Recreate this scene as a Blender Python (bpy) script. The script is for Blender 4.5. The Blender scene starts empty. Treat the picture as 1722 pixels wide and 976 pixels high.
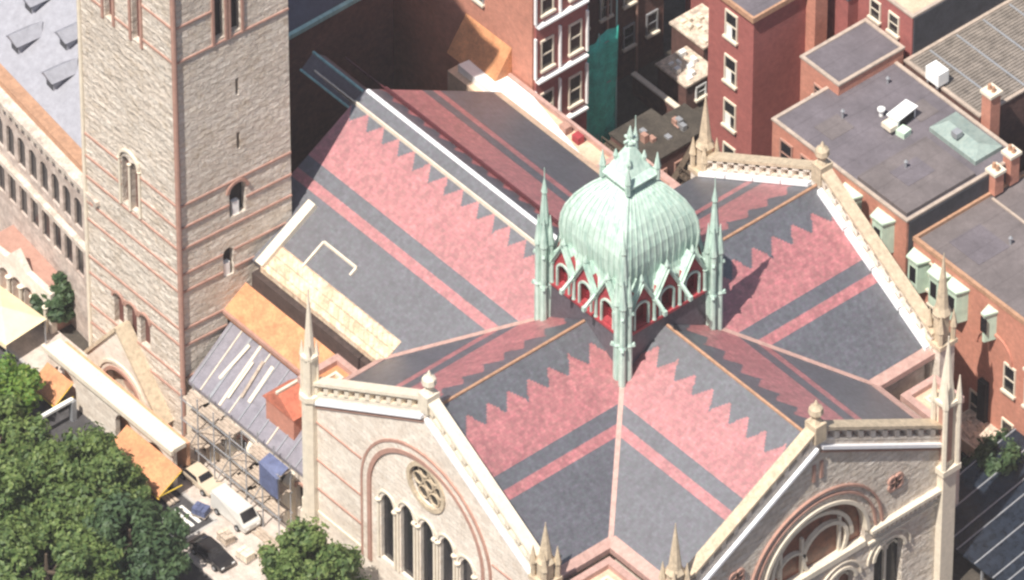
import bpy, bmesh, math, random
from mathutils import Vector, Matrix
from mathutils.geometry import tessellate_polygon
random.seed(7)
R = math.radians
C = bpy.context.scene.collection
scn = bpy.context.scene

# ------------------------------------------------------------------ camera, sky, sun, exposure
cam_d = bpy.data.cameras.new('camera'); cam = bpy.data.objects.new('camera', cam_d); C.objects.link(cam)
cam.location = (422.75, -373.10, 542.94)
P_ = R(42.6); AQ = R(49.4)
vr = Vector((math.cos(AQ), math.sin(AQ), 0)); vu = Vector((-math.sin(AQ), math.cos(AQ), 0))
vf = vu*math.cos(P_) + Vector((0, 0, -math.sin(P_))); vup = vu*math.sin(P_) + Vector((0, 0, math.cos(P_)))
cam.rotation_euler = Matrix((vr, vup, -vf)).transposed().to_euler()
cam_d.sensor_width = 36; cam_d.lens = 36*18400/1722; cam_d.clip_start = 50; cam_d.clip_end = 12000
scn.camera = cam

SUN_EL = 60.0; SUN_DIR = Vector((.25, -.968))      # plan direction towards the sun
w = bpy.data.worlds.new('World'); scn.world = w; w.use_nodes = True
nt = w.node_tree; bg = nt.nodes['Background']; sky = nt.nodes.new('ShaderNodeTexSky')
sky.sky_type = 'NISHITA'; sky.sun_disc = False; sky.sun_elevation = R(SUN_EL); sky.sun_rotation = math.atan2(SUN_DIR.x, SUN_DIR.y)
sky.air_density = 1.0; sky.dust_density = 2.0
nt.links.new(sky.outputs[0], bg.inputs[0]); bg.inputs[1].default_value = 0.072
sd = bpy.data.lights.new('sun', 'SUN'); so = bpy.data.objects.new('sun', sd); C.objects.link(so)
sd.energy = 4.8; sd.angle = R(.5); sd.color = (1, .945, .86)
s3 = Vector((SUN_DIR.x*math.cos(R(SUN_EL)), SUN_DIR.y*math.cos(R(SUN_EL)), math.sin(R(SUN_EL))))
so.rotation_euler = s3.to_track_quat('Z', 'Y').to_euler()
vs = scn.view_settings
vs.view_transform = 'Standard'; vs.look = 'None'; vs.gamma = 1; vs.use_curve_mapping = False; vs.exposure = 0.54
scn.render.engine = 'CYCLES'; scn.cycles.pixel_filter_type = 'BLACKMAN_HARRIS'; scn.cycles.filter_width = 2.5

# ------------------------------------------------------------------ materials
class N:
    def __init__(s, name):
        s.m = bpy.data.materials.new(name); s.m.use_nodes = True; s.t = s.m.node_tree
        s.b = s.t.nodes['Principled BSDF']; s.tc = s.t.nodes.new('ShaderNodeTexCoord')
    def n(s, typ, **k):
        x = s.t.nodes.new('ShaderNode'+typ)
        for a, v in k.items():
            setattr(x, a, v)
        return x
    def l(s, a, b): s.t.links.new(a, b)
    def math(s, op, a, b=None, clamp=False):
        x = s.n('Math', operation=op); x.use_clamp = clamp
        for i, v in enumerate((a, b)):
            if v is None: continue
            if isinstance(v, (int, float)): x.inputs[i].default_value = v
            else: s.l(v, x.inputs[i])
        return x.outputs[0]
    def mix(s, f, a, b, mode='MIX'):
        x = s.n('Mix', data_type='RGBA', blend_type=mode)
        for i, v in ((0, f), (6, a), (7, b)):
            if isinstance(v, (int, float)): x.inputs[i].default_value = v
            elif isinstance(v, tuple): x.inputs[i].default_value = (*v, 1)
            else: s.l(v, x.inputs[i])
        return x.outputs[2]
    def noise(s, vec, scale, detail=4, rough=.6):
        x = s.n('TexNoise'); x.inputs['Scale'].default_value = scale; x.inputs['Detail'].default_value = detail
        x.inputs['Roughness'].default_value = rough; s.l(vec, x.inputs['Vector']); return x.outputs[0]
    def ramp(s, f, a, b, lo=.3, hi=.7):
        x = s.n('MapRange'); x.inputs[1].default_value = lo; x.inputs[2].default_value = hi
        x.inputs[3].default_value = a; x.inputs[4].default_value = b; s.l(f, x.inputs[0]); return x.outputs[0]
    def bump(s, h, strength, dist=.05):
        x = s.n('Bump'); x.inputs['Strength'].default_value = strength; x.inputs['Distance'].default_value = dist
        s.l(h, x.inputs['Height']); s.l(x.outputs[0], s.b.inputs['Normal'])
    def scalecol(s, col, f):
        x = s.n('VectorMath', operation='SCALE'); s.l(col, x.inputs[0])
        if isinstance(f, (int, float)): x.inputs[3].default_value = f
        else: s.l(f, x.inputs[3])
        return x.outputs[0]
    def wallvec(s):          # (x+y, z): works on every upright wall along x or y
        sp = s.n('SeparateXYZ'); s.l(s.tc.outputs['Object'], sp.inputs[0])
        cb = s.n('CombineXYZ'); s.l(s.math('ADD', sp.outputs[0], sp.outputs[1]), cb.inputs[0]); s.l(sp.outputs[2], cb.inputs[1])
        return cb.outputs[0]

def plain(name, col, rough=.7, var=.18, scale=1.5, metal=0, bump=0, spec=.5):
    g = N(name); o = g.tc.outputs['Object']
    a = g.noise(o, scale, 5, .65); b = g.noise(o, scale*7, 3)
    f = g.math('MULTIPLY', g.ramp(a, 1-var, 1+var), g.ramp(b, 1-var*.7, 1+var*.7))
    rgb = g.n('RGB'); rgb.outputs[0].default_value = (*col, 1)
    g.l(g.scalecol(rgb.outputs[0], f), g.b.inputs['Base Color'])
    g.b.inputs['Roughness'].default_value = rough; g.b.inputs['Metallic'].default_value = metal
    g.b.inputs['Specular IOR Level'].default_value = spec
    if bump: g.bump(b, bump)
    return g.m

def blocks(name, c1, c2, mortar, bw, bh, var=.25, bump=.6, stain=None, rough=.9, msize=.02, dist=.08, big=0):
    g = N(name); v = g.wallvec()
    br = g.n('TexBrick'); g.l(v, br.inputs['Vector'])
    br.inputs['Color1'].default_value = (*c1, 1); br.inputs['Color2'].default_value = (*c2, 1); br.inputs['Mortar'].default_value = (*mortar, 1)
    br.inputs['Scale'].default_value = 1; br.inputs['Brick Width'].default_value = bw; br.inputs['Row Height'].default_value = bh
    br.inputs['Mortar Size'].default_value = msize; br.inputs['Mortar Smooth'].default_value = .5
    o = g.tc.outputs['Object']
    a = g.noise(o, .35, 4, .6); b = g.noise(o, 2.2, 5, .7); e = g.noise(o, 5.5, 3, .7)
    f = g.math('MULTIPLY', g.ramp(a, 1-var*.6, 1+var*.6), g.ramp(b, 1-var, 1+var))
    col = g.scalecol(br.outputs[0], f)
    if stain:
        st = g.noise(o, .9, 5, .75); col = g.mix(g.ramp(st, 0, .75, .52, .72), col, stain)
    g.l(col, g.b.inputs['Base Color']); g.b.inputs['Roughness'].default_value = rough
    h = g.math('ADD', g.math('MULTIPLY', b, .6), g.math('ADD', g.math('MULTIPLY', e, .4), g.math('MULTIPLY', br.outputs[1], -.35)))
    if big:
        mp = g.n('Mapping'); mp.inputs['Scale'].default_value = (1, 1, 1.9); g.l(o, mp.inputs[0])
        h = g.math('ADD', h, g.math('MULTIPLY', g.noise(mp.outputs[0], 1.15, 3, .55), big))
    g.bump(h, bump, dist)
    return g.m

def slate_roof(name, tooth_gray=(.084, .076, .098), pink=(.37, .115, .128), w0=1.15, w1=2.35, per=1.88):
    """patterned slates: UV u = metres along the ridge, v = metres out from the ridge"""
    g = N(name); uv = g.tc.outputs['UV']; sp = g.n('SeparateXYZ'); g.l(uv, sp.inputs[0]); u, d = sp.outputs[0], sp.outputs[1]
    # slates are laid in courses: step the coordinates a little
    ds = g.math('MULTIPLY', g.math('FLOOR', g.math('MULTIPLY', d, 6.0)), 1/6.0)
    us = g.math('MULTIPLY', g.math('FLOOR', g.math('MULTIPLY', u, 7.0)), 1/7.0)
    tri = g.math('ABSOLUTE', g.math('SUBTRACT', g.math('MULTIPLY', g.math('FRACT', g.math('DIVIDE', us, per)), 2), 1))
    th = g.math('ADD', g.math('MULTIPLY', tri, w1-w0), w0)
    toothed = g.math('GREATER_THAN', ds, th)
    pinkm = g.math('MULTIPLY', toothed, g.math('LESS_THAN', ds, 5.25))
    band = g.math('MULTIPLY', g.math('GREATER_THAN', ds, 6.2), g.math('LESS_THAN', ds, 6.85))
    pm = g.math('MAXIMUM', pinkm, band)
    o = g.tc.outputs['Object']
    br = g.n('TexBrick'); cb = g.n('CombineXYZ'); g.l(u, cb.inputs[0]); g.l(d, cb.inputs[1]); g.l(cb.outputs[0], br.inputs['Vector'])
    br.inputs['Color1'].default_value = (.80, .80, .80, 1); br.inputs['Color2'].default_value = (1.18, 1.18, 1.18, 1); br.inputs['Mortar'].default_value = (.72, .72, .72, 1)
    br.inputs['Scale'].default_value = 1; br.inputs['Brick Width'].default_value = .27; br.inputs['Row Height'].default_value = .2
    br.inputs['Mortar Size'].default_value = .008
    a = g.noise(o, .4, 4, .6); b = g.noise(o, 3.2, 4, .7)
    f = g.math('MULTIPLY', g.ramp(a, .88, 1.12), g.ramp(b, .82, 1.18))
    gv = g.noise(o, 4.5, 3, .6)
    gcol = g.mix(g.ramp(gv, 0, 1, .4, .6), tooth_gray, (tooth_gray[0]*.95, tooth_gray[1]*1.18, tooth_gray[2]*1.02))
    mps = g.n('Mapping'); mps.inputs['Scale'].default_value = (1.6, .22, 1); g.l(uv, mps.inputs[0]); stk = g.noise(mps.outputs[0], 1.0, 4, .7)
    wn = g.n('TexWhiteNoise', noise_dimensions='2D'); cw_ = g.n('CombineXYZ'); g.l(g.math('FLOOR', g.math('MULTIPLY', u, 2.6)), cw_.inputs[0]); g.l(g.math('FLOOR', g.math('MULTIPLY', d, 3.2)), cw_.inputs[1]); g.l(cw_.outputs[0], wn.inputs[0])
    f = g.math('MULTIPLY', f, g.math('MULTIPLY', g.ramp(stk, .86, 1.12), g.ramp(wn.outputs[0], .93, 1.07, 0, 1)))
    pcol = g.mix(g.ramp(gv, 0, 1, .4, .6), pink, (pink[0]*1.0, pink[1]*1.25, pink[2]*1.1))
    col = g.mix(pm, gcol, pcol)
    col = g.scalecol(g.mix(1.0, col, br.outputs[0], 'MULTIPLY'), f)
    g.l(col, g.b.inputs['Base Color']); g.b.inputs['Roughness'].default_value = .52
    g.b.inputs['Specular IOR Level'].default_value = 1.0
    g.b.inputs['Coat Weight'].default_value = 1.0; g.b.inputs['Coat Roughness'].default_value = .5
    g.bump(g.math('ADD', g.math('MULTIPLY', br.outputs[1], -.6), b), .35, .03)
    return g.m

def copper(name, patina=(.52, .65, .57), dark=(.20, .35, .30)):  # pale patina streaked with darker stains
    g = N(name); o = g.tc.outputs['Object']
    mp = g.n('Mapping'); mp.inputs['Scale'].default_value = (3.5, 3.5, .35); g.l(o, mp.inputs[0])
    a = g.noise(mp.outputs[0], 1.0, 5, .7); b = g.noise(o, 1.3, 4)
    col = g.mix(g.ramp(a, 0, .85, .45, .72), patina, dark)
    g.l(g.scalecol(col, g.ramp(b, .86, 1.12)), g.b.inputs['Base Color']); g.b.inputs['Roughness'].default_value = .6
    g.bump(a, .25, .04)
    return g.m

def seamed(name, col, rough=.7):                   # weathered flat roof with faint lap joints
    g = N(name); o = g.tc.outputs['Object']; sp = g.n('SeparateXYZ'); g.l(o, sp.inputs[0])
    a = g.noise(o, .35, 5, .6); b = g.noise(o, 2.5, 4, .7); e = g.noise(o, 9, 3, .7)
    st = g.math('LESS_THAN', g.math('FRACT', g.math('MULTIPLY', g.math('ADD', sp.outputs[0], g.math('MULTIPLY', a, .3)), .55)), .05)
    f = g.math('MULTIPLY', g.math('MULTIPLY', g.ramp(a, .78, 1.2), g.ramp(b, .86, 1.14)), g.ramp(e, .86, 1.14))
    f = g.math('MULTIPLY', f, g.math('SUBTRACT', 1, g.math('MULTIPLY', st, .18)))
    rgb = g.n('RGB'); rgb.outputs[0].default_value = (*col, 1)
    g.l(g.scalecol(rgb.outputs[0], f), g.b.inputs['Base Color']); g.b.inputs['Roughness'].default_value = rough
    return g.m

M = {}
M['stone'] = blocks('cream_puddingstone', (.79, .71, .62), (.68, .59, .50), (.72, .64, .55), .85, .42, .14, .9, (.54, .44, .35), dist=.10)
M['tower_stone'] = blocks('tower_rockface_stone', (.76, .68, .59), (.66, .57, .48), (.70, .60, .50), 1.25, .55, .17, 1.0, (.54, .43, .31), dist=.34, big=.9, msize=.035)
M['trim'] = plain('pale_dressed_stone', (.70, .62, .50), .8, .12, 2)
M['brownstone'] = plain('brownstone', (.40, .23, .18), .85, .15, 2)
M['coping'] = plain('coping_stone', (.52, .42, .30), .85, .25, 2.5)
M['flash'] = plain('white_lead_flashing', (.88, .88, .9), .45, .06, 2)
M['slate'] = slate_roof('patterned_slate'); M['slatew'] = slate_roof('nave_patterned_slate', w0=1.0, w1=2.05, per=1.74)
M['skirt'] = plain('dark_slate_cladding', (.10, .085, .10), .5, .3, 3)
M['copper'] = copper('verdigris_copper')
M['teal'] = copper('teal_copper_gutter', (.30, .52, .50), (.16, .32, .32))
M['palegreen'] = copper('pale_green_copper_panel', (.58, .72, .58), (.42, .58, .47))
M['red'] = plain('red_painted_woodwork', (.22, .015, .025), .6, .25, 3)
M['redstone'] = plain('red_sandstone', (.36, .045, .055), .7, .25, 3)
M['terracotta'] = plain('terracotta_ridge_tile', (.42, .24, .15), .75, .25, 3)
M['valley'] = plain('pink_lead_valley', (.46, .29, .25), .6, .2, 2)
M['creamband'] = blocks('mottled_cream_stone_gutter', (.66, .52, .37), (.58, .40, .27), (.42, .28, .19), .55, .4, .35, .8, (.80, .72, .60))
M['orange'] = plain('orange_stained_copper', (.52, .235, .11), .6, .3, .8)
M['orangewall'] = blocks('orange_brick', (.66, .34, .20), (.60, .29, .17), (.6, .36, .22), .24, .08, .12, .3)
M['glass'] = plain('dark_leaded_glass', (.018, .018, .022), .18, .5, 4)
M['brownglass'] = plain('brown_stained_glass', (.17, .055, .03), .35, .5, 1.2)
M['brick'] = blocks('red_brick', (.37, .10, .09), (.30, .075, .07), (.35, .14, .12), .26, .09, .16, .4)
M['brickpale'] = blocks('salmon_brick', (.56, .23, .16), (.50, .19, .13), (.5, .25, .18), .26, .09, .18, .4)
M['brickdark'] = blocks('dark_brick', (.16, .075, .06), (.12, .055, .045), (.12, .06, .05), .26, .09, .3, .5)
M['tan'] = plain('tan_roof_coating', (.60, .43, .31), .85, .2, 1)
M['trimgrey'] = plain('weathered_coping', (.42, .34, .28), .85, .2, 2)
M['white'] = plain('white_paint', (.86, .86, .84), .6, .06, 2)
M['tar'] = seamed('grey_felt_roof', (.135, .118, .132))
M['tar2'] = seamed('brown_grey_felt_roof', (.15, .128, .128))
M['slategray'] = plain('pale_grey_slate', (.30, .30, .335), .6, .14, 2)
M['ground'] = plain('asphalt', (.055, .052, .055), .9, .3, 1)
M['pave'] = plain('pale_pavement', (.50, .43, .38), .9, .25, 1.2)
M['kerb'] = plain('granite_kerb', (.42, .40, .38), .8, .15, 2)
M['paint'] = plain('white_road_paint', (.75, .74, .70), .7, .15, 3)
M['dark'] = plain('dark_void', (.02, .017, .018), .9, .3, 3)
M['metal'] = plain('grey_metal', (.35, .36, .38), .4, .15, 3, .3)
M['corr'] = plain('galvanised_sheet', (.22, .19, .165), .55, .35, 1.4)
M['green_net'] = plain('green_debris_netting', (.05, .50, .39), .7, .3, 1.2)
M['bark'] = plain('bark', (.09, .065, .045), .9, .3, 3)
M['cream_can'] = plain('cream_canvas', (.82, .66, .42), .8, .1, .8)
M['rubble'] = plain('broken_pale_masonry', (.55, .45, .36), .95, .5, 2.2)
M['tyre'] = plain('tyre_rubber', (.02, .02, .02), .8, .1)
M['aisleslate'] = plain('blue_grey_lead_roof', (.22, .205, .235), .55, .2, 1.4)
M['rail_shade'] = plain('shaded_red_board', (.09, .02, .025), .7)  # dark tone paints the shadow line of the far nave rail
M['deep_brown'] = plain('deep_brown_louvre', (.13, .05, .04), .8, .3, 3)
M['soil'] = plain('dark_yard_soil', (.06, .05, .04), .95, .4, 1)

def leafmat(name, a, b, c):
    g = N(name); o = g.tc.outputs['Object']
    n1 = g.noise(o, .55, 3, .6); n2 = g.noise(o, 4, 3, .7)
    col = g.mix(g.ramp(n1, 0, 1, .42, .6), a, b); col = g.mix(g.ramp(n2, 0, .8, .5, .66), col, c)
    g.l(col, g.b.inputs['Base Color']); g.b.inputs['Roughness'].default_value = .6
    g.b.inputs['Transmission Weight'].default_value = 0
    g.b.inputs['Subsurface Weight'].default_value = 0
    tr = g.n('BsdfTranslucent'); g.l(g.scalecol(col, 1.2), tr.inputs[0]); mx = g.n('MixShader'); mx.inputs[0].default_value = .35
    g.l(g.b.outputs[0], mx.inputs[1]); g.l(tr.outputs[0], mx.inputs[2])
    g.l(mx.outputs[0], g.t.nodes['Material Output'].inputs[0])
    return g.m
M['leaf'] = leafmat('green_leaves', (.07, .125, .035), (.15, .22, .06), (.30, .36, .12))
M['leafy'] = leafmat('yellow_green_leaves', (.09, .19, .03), (.15, .26, .05), (.32, .36, .06))
M['leafd'] = leafmat('dark_leaves', (.045, .09, .04), (.075, .13, .05), (.13, .19, .08))
def carpaint(name, col):
    m = plain(name, col, .3, .04, 2); m.node_tree.nodes['Principled BSDF'].inputs['Coat Weight'].default_value = .6; return m

# ------------------------------------------------------------------ mesh building
class MB:
    def __init__(s): s.v = []; s.f = []; s.uv = []; s.M = Matrix.Identity(4)
    def add(s, vs, fs, uvs=None):
        b = len(s.v); s.v += [tuple(s.M @ Vector(p)) for p in vs]
        for i, f in enumerate(fs):
            s.f.append([b+k for k in f]); s.uv.append(uvs[i] if uvs else None)
    def box(s, x0, x1, y0, y1, z0, z1):
        v = [(x, y, z) for z in (z0, z1) for y in (y0, y1) for x in (x0, x1)]
        s.add(v, [(0,2,3,1), (4,5,7,6), (0,1,5,4), (1,3,7,5), (3,2,6,7), (2,0,4,6)])
        return s
    def prism(s, pts, z0, z1):
        n = len(pts); v = [(x, y, z0) for x, y in pts]+[(x, y, z1) for x, y in pts]
        s.add(v, [tuple(range(n))[::-1], tuple(range(n, 2*n))]+[(i, (i+1) % n, n+(i+1) % n, n+i) for i in range(n)]); return s
    def bar(s, a, b, w, h=None, up=(0, 0, 1)):
        a, b = Vector(a), Vector(b); h = h or w; d = (b-a).normalized(); u = Vector(up)
        if abs(d.dot(u)) > .98: u = Vector((1, 0, 0))
        r = d.cross(u).normalized(); u = r.cross(d).normalized()
        v = [p+r*(i*w/2)+u*(j*h/2) for p in (a, b) for i, j in ((-1, -1), (1, -1), (1, 1), (-1, 1))]
        s.add(v, [(3,2,1,0), (4,5,6,7), (0,1,5,4), (1,2,6,5), (2,3,7,6), (3,0,4,7)]); return s
    def tube(s, pts, r, n=6):
        for a, b in zip(pts[:-1], pts[1:]): s.frust(a, b, r, r, n)
        return s
    def frust(s, a, b, r0, r1, n=8, rot=0):
        a, b = Vector(a), Vector(b); d = (b-a).normalized(); u = Vector((1, 0, 0)) if abs(d.z) > .9 else Vector((0, 0, 1))
        x = (u-d*u.dot(d)).normalized(); y = d.cross(x)
        v = [p+(x*math.cos(rot+2*math.pi*i/n)+y*math.sin(rot+2*math.pi*i/n))*r for p, r in ((a, r0), (b, r1)) for i in range(n)]
        s.add(v, [tuple(range(n))[::-1], tuple(range(n, 2*n))]+[(i, (i+1) % n, n+(i+1) % n, n+i) for i in range(n)]); return s
    def stack(s, x, y, prof, n=8, rot=0):       # prof: (radius, z)
        for (r0, z0), (r1, z1) in zip(prof[:-1], prof[1:]): s.frust((x, y, z0), (x, y, z1), max(r0, .005), max(r1, .005), n, rot)
        return s
    def plate(s, outer, holes, y0, y1):          # polygon in (x, z) with holes, between y0 (back) and y1 (front, outward)
        loops = [outer]+holes; flat = [p for l in loops for p in l]
        tris = tessellate_polygon([[Vector((x, z, 0)) for x, z in l] for l in loops])
        n = len(flat); v = [(x, y1, z) for x, z in flat]+[(x, y0, z) for x, z in flat]
        fs = []
        for t in tris: fs.append(tuple(t)); fs.append(tuple(n+k for k in t[::-1]))
        b = 0
        for l in loops:
            m = len(l)
            for i in range(m): fs.append((b+i, b+(i+1) % m, n+b+(i+1) % m, n+b+i))
            b += m
        s.add(v, fs); return s
    def archring(s, cx, cz, r0, r1, y0, y1, a0=0, a1=180, n=20):
        a = [R(a0+(a1-a0)*i/n) for i in range(n+1)]
        o = [(cx+r1*math.cos(t), cz+r1*math.sin(t)) for t in a]+[(cx+r0*math.cos(t), cz+r0*math.sin(t)) for t in a[::-1]]
        if a1-a0 >= 360:
            for i in range(n):
                s.plate([o[i], o[i+1], o[2*n+1-i-1], o[2*n+1-i]], [], y0, y1)
        else: s.plate(o, [], y0, y1)
        return s
    def build(s, name, mat, parent=None, smooth=False):
        me = bpy.data.meshes.new(name); me.from_pydata(s.v, [], s.f)
        if any(u for u in s.uv):
            lay = me.uv_layers.new(name='UVMap')
            for p, u in zip(me.polygons, s.uv):
                if u:
                    for li, c in zip(p.loop_indices, u): lay.data[li].uv = c
        bm = bmesh.new(); bm.from_mesh(me); bmesh.ops.recalc_face_normals(bm, faces=bm.faces); bm.to_mesh(me); bm.free()
        me.materials.append(mat)
        if smooth: me.polygons.foreach_set('use_smooth', [True]*len(me.polygons))
        o = bpy.data.objects.new(name, me); C.objects.link(o)
        if parent: o.parent = parent
        return o

def arch_loop(cx, z0, zs, hw, n=8, pointed=False):
    if pointed:
        l = [(cx-hw, z0), (cx+hw, z0), (cx+hw, zs)]
        l += [(cx-hw+2*hw*math.cos(R(60*i/n)), zs+2*hw*math.sin(R(60*i/n))) for i in range(1, n)]
        l += [(cx, zs+hw*1.732)]
        l += [(cx+hw-2*hw*math.cos(R(60*i/n)), zs+2*hw*math.sin(R(60*i/n))) for i in range(n-1, 0, -1)]
        l += [(cx-hw, zs)]
        return l
    return [(cx-hw, z0), (cx+hw, z0)]+[(cx+hw*math.cos(R(180*i/n)), zs+hw*math.sin(R(180*i/n))) for i in range(n+1)]
def circle(cx, cz, r, n=20): return [(cx+r*math.cos(2*math.pi*i/n), cz+r*math.sin(2*math.pi*i/n)) for i in range(n)]

def thing(name, label, cat, loc=(0, 0, 0), rz=0, group=None):
    o = bpy.data.objects.new(name, None); C.objects.link(o); o.location = loc; o.rotation_euler = (0, 0, rz)
    o['label'] = label; o['category'] = cat
    if group: o['group'] = group
    return o
def tag(o, label, cat, group=None):
    o['label'] = label; o['category'] = cat
    if group: o['group'] = group
    return o
def struct(o): o['kind'] = 'structure'; return o
def frame(ox, oy, n):     # local (x across, y outward, z up) -> world, outward direction n in degrees
    return Matrix.Translation((ox, oy, 0)) @ Matrix.Rotation(R(n-90), 4, 'Z')
GZ = 2.5

# ------------------------------------------------------------------ ground
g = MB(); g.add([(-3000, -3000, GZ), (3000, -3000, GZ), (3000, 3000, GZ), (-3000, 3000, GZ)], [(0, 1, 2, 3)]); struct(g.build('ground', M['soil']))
g = MB(); g.box(-300, 300, -45, -22.6, GZ-.2, GZ+.01); struct(g.build('road', M['ground']))
g = MB(); g.box(-70, 60, -22.4, -18.6, GZ-.2, GZ+.13); g.box(-18.5, 3, -26.5, -22.4, GZ-.2, GZ+.13); struct(g.build('pavement', M['pave']))
g = MB(); g.box(-70, -18.7, -22.65, -22.4, GZ-.2, GZ+.15); g.box(-18.75, -18.5, -26.7, -22.4, GZ-.2, GZ+.15); struct(g.build('kerb', M['kerb']))
g = MB(); g.box(-70, -19, -26.5, -26.35, GZ, GZ+.016)
for i in range(6): g.box(-21.6+0, -19.4, -23.6-.62*i, -23.3-.62*i, GZ, GZ+.016)
struct(g.build('road_marking', M['paint']))

# ------------------------------------------------------------------ the church
K = .5984; ZR = 24.0; W = 12.5
def rz_(d): return ZR-K*d
church = thing('church', 'cream stone cross plan church with pink and grey zigzag slate roofs and copper lantern', 'church', (0, 0, 0))

body = MB()
body.prism([(-28.4, -12), (-12, -12), (-12, -17.6), (12, -17.6), (12, -12), (18.9, -12), (18.9, 12), (12, 12), (12, 17.4), (-12, 17.4), (-12, 12), (-28.4, 12)], 0, 16.6)
body.build('wall', M['stone'], church)

ARMS = {'S': (18.3, lambda a, t, z: (t, -a, z)), 'E': (19.6, lambda a, t, z: (a, t, z)),
        'N': (18.1, lambda a, t, z: (t, a, z)), 'W': (28.7, lambda a, t, z: (-a, t, z))}
roofs = {}
for key, (L, fn) in ARMS.items():
    mb = MB(); ns = 8
    for sgn in (-1, 1):
        pts = [fn(0, 0, ZR), fn(L, 0, ZR), fn(L, sgn*W, rz_(W)), fn(W, sgn*W, rz_(W))]
        uv = [(0, 0), (L, 0), (L, W), (W, W)]
        mb.add(pts, [(0, 1, 2, 3)], [uv])
        # fascia and soffit thickness
        lo = [(p[0], p[1], p[2]-.22) for p in (pts[1], pts[2], pts[3])]
        mb.add([pts[1], pts[2], pts[3]]+lo, [(0, 1, 4, 3), (1, 2, 5, 4)])
    ro = mb.build('roof', M['slatew' if key == 'W' else 'slate'], church); roofs[key] = ro
    rc = MB(); a0 = 4.1
    a1 = L-.3
    rw = .3 if key == 'W' else .2
    rc.bar(fn(a0, 0, ZR+.05), fn(a1, 0, ZR+.05), rw, .14)
    rc.tube([fn(a0, 0, ZR+.1), fn(a1, 0, ZR+.1)], rw*.36)
    rc.build('ridge_cap', M['flash'] if key == 'W' else M['terracotta'], ro)
# boards laid on both nave slopes just above the teeth
for sgn in (-1, 1):
    d = 1.12 if sgn < 0 else 1.75
    b = MB().bar((-28.5, sgn*d, rz_(d)+.18), (-5, sgn*d, rz_(d)+.18), .13, .34 if sgn < 0 else .5)
    for i in range(25): b.bar((-28.4+i*.97, sgn*d, rz_(d)), (-33+i*.97, sgn*d, rz_(d)+.2), .1)
    b.build('snow_rail', M['trim'] if sgn < 0 else M['rail_shade'], roofs['W'])
rl = MB(); rl.bar((-22.6, -11.0, 17.55), (-22.6, -9.0, 18.75), .16, .2); rl.bar((-22.6, -9.0, 18.75), (-19.0, -9.0, 18.75), .16, .2); rl.bar((-19, -9.0, 18.75), (-19, -9.6, 18.4), .16, .2)
rl.build('roof_rail', M['trim'], roofs['W'])
# valleys
for sx, sy in ((1, -1), (-1, -1), (1, 1), (-1, 1)):
    v = MB(); a = 4.0; q = W-.05
    v.bar((sx*a, sy*a, rz_(a)+.05), (sx*q, sy*q, rz_(q)+.05), .36, .08)
    v.build('valley_flashing', M['valley'], church)
# eaves gutters, one along each free eave
def gutter(p, q, out, mat, wd=1.15):
    ox, oy = out; m = MB()
    a = Vector(p); b = Vector(q); o = Vector((ox, oy, 0))
    # sloped lead apron then an upright lip
    zi = rz_(W-wd)+.06; zo = rz_(W)+.06
    A0, B0 = a-o*wd, b-o*wd; A1, B1 = a+o*.1, b+o*.1
    d = (b-a).normalized()
    v = [(A0.x, A0.y, zi), (B0.x, B0.y, zi), (B1.x, B1.y, zo), (A1.x, A1.y, zo), (A0.x, A0.y, zi-.1), (B0.x, B0.y, zi-.1), (B1.x, B1.y, zo-.5), (A1.x, A1.y, zo-.5)]
    m.add(v, [(0, 1, 2, 3), (7, 6, 5, 4), (0, 3, 7, 4), (1, 5, 6, 2), (2, 6, 7, 3), (0, 4, 5, 1)])
    return m
E0 = W-1.15
def eave(p, q, out, mat, wd):
    gutter(p, q, out, mat, wd).build('eaves_gutter', mat, church)
eave((12.5, -18.1, 0), (12.5, -12.2, 0), (1, 0), M['valley'], .55)
eave((12.2, -12.5, 0), (19.3, -12.5, 0), (0, -1), M['valley'], .7)
eave((12.5, 12.2, 0), (12.5, 17.9, 0), (1, 0), M['valley'], .6)
eave((12.2, 12.5, 0), (19.3, 12.5, 0), (0, 1), M['valley'], .5)
eave((-12.5, -18.1, 0), (-12.5, -12.2, 0), (-1, 0), M['valley'], .5)
eave((-25.4, -12.5, 0), (-12.0, -12.5, 0), (0, -1), M['creamband'], 1.75)
eave((-28.5, 12.5, 0), (-12.2, 12.5, 0), (0, 1), M['tan'], .5)
# raised coping of the nave roof against the tower
cb = MB()
cb.bar((-25.45, -12.6, rz_(12.6)+.25), (-25.45, -7.6, rz_(7.6)+.25), .75, .5)
cb.build('coping', M['trim'], church)

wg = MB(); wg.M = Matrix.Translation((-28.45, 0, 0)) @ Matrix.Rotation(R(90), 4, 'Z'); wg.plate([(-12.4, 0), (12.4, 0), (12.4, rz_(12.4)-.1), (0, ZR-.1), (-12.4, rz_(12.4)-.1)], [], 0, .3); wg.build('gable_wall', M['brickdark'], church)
lk = MB(); lk.add([(-34.5, -1.15, 22.6), (-28.8, -1.15, 22.6), (-28.8, 0, 23.6), (-34.5, 0, 23.6), (-34.5, 1.15, 22.6), (-28.8, 1.15, 22.6)], [(0, 1, 2, 3), (3, 2, 5, 4), (0, 4, 5, 1), (0, 3, 4), (1, 5, 2)]); lko = lk.build('link_roof', M['skirt'], church)
lk = MB(); lk.bar((-34.5, 0, 23.65), (-28.8, 0, 23.65), .16); lk.bar((-34.5, -1.2, 22.65), (-28.8, -1.2, 22.65), .14); lk.build('copper_edge', M['teal'], lko)
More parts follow.
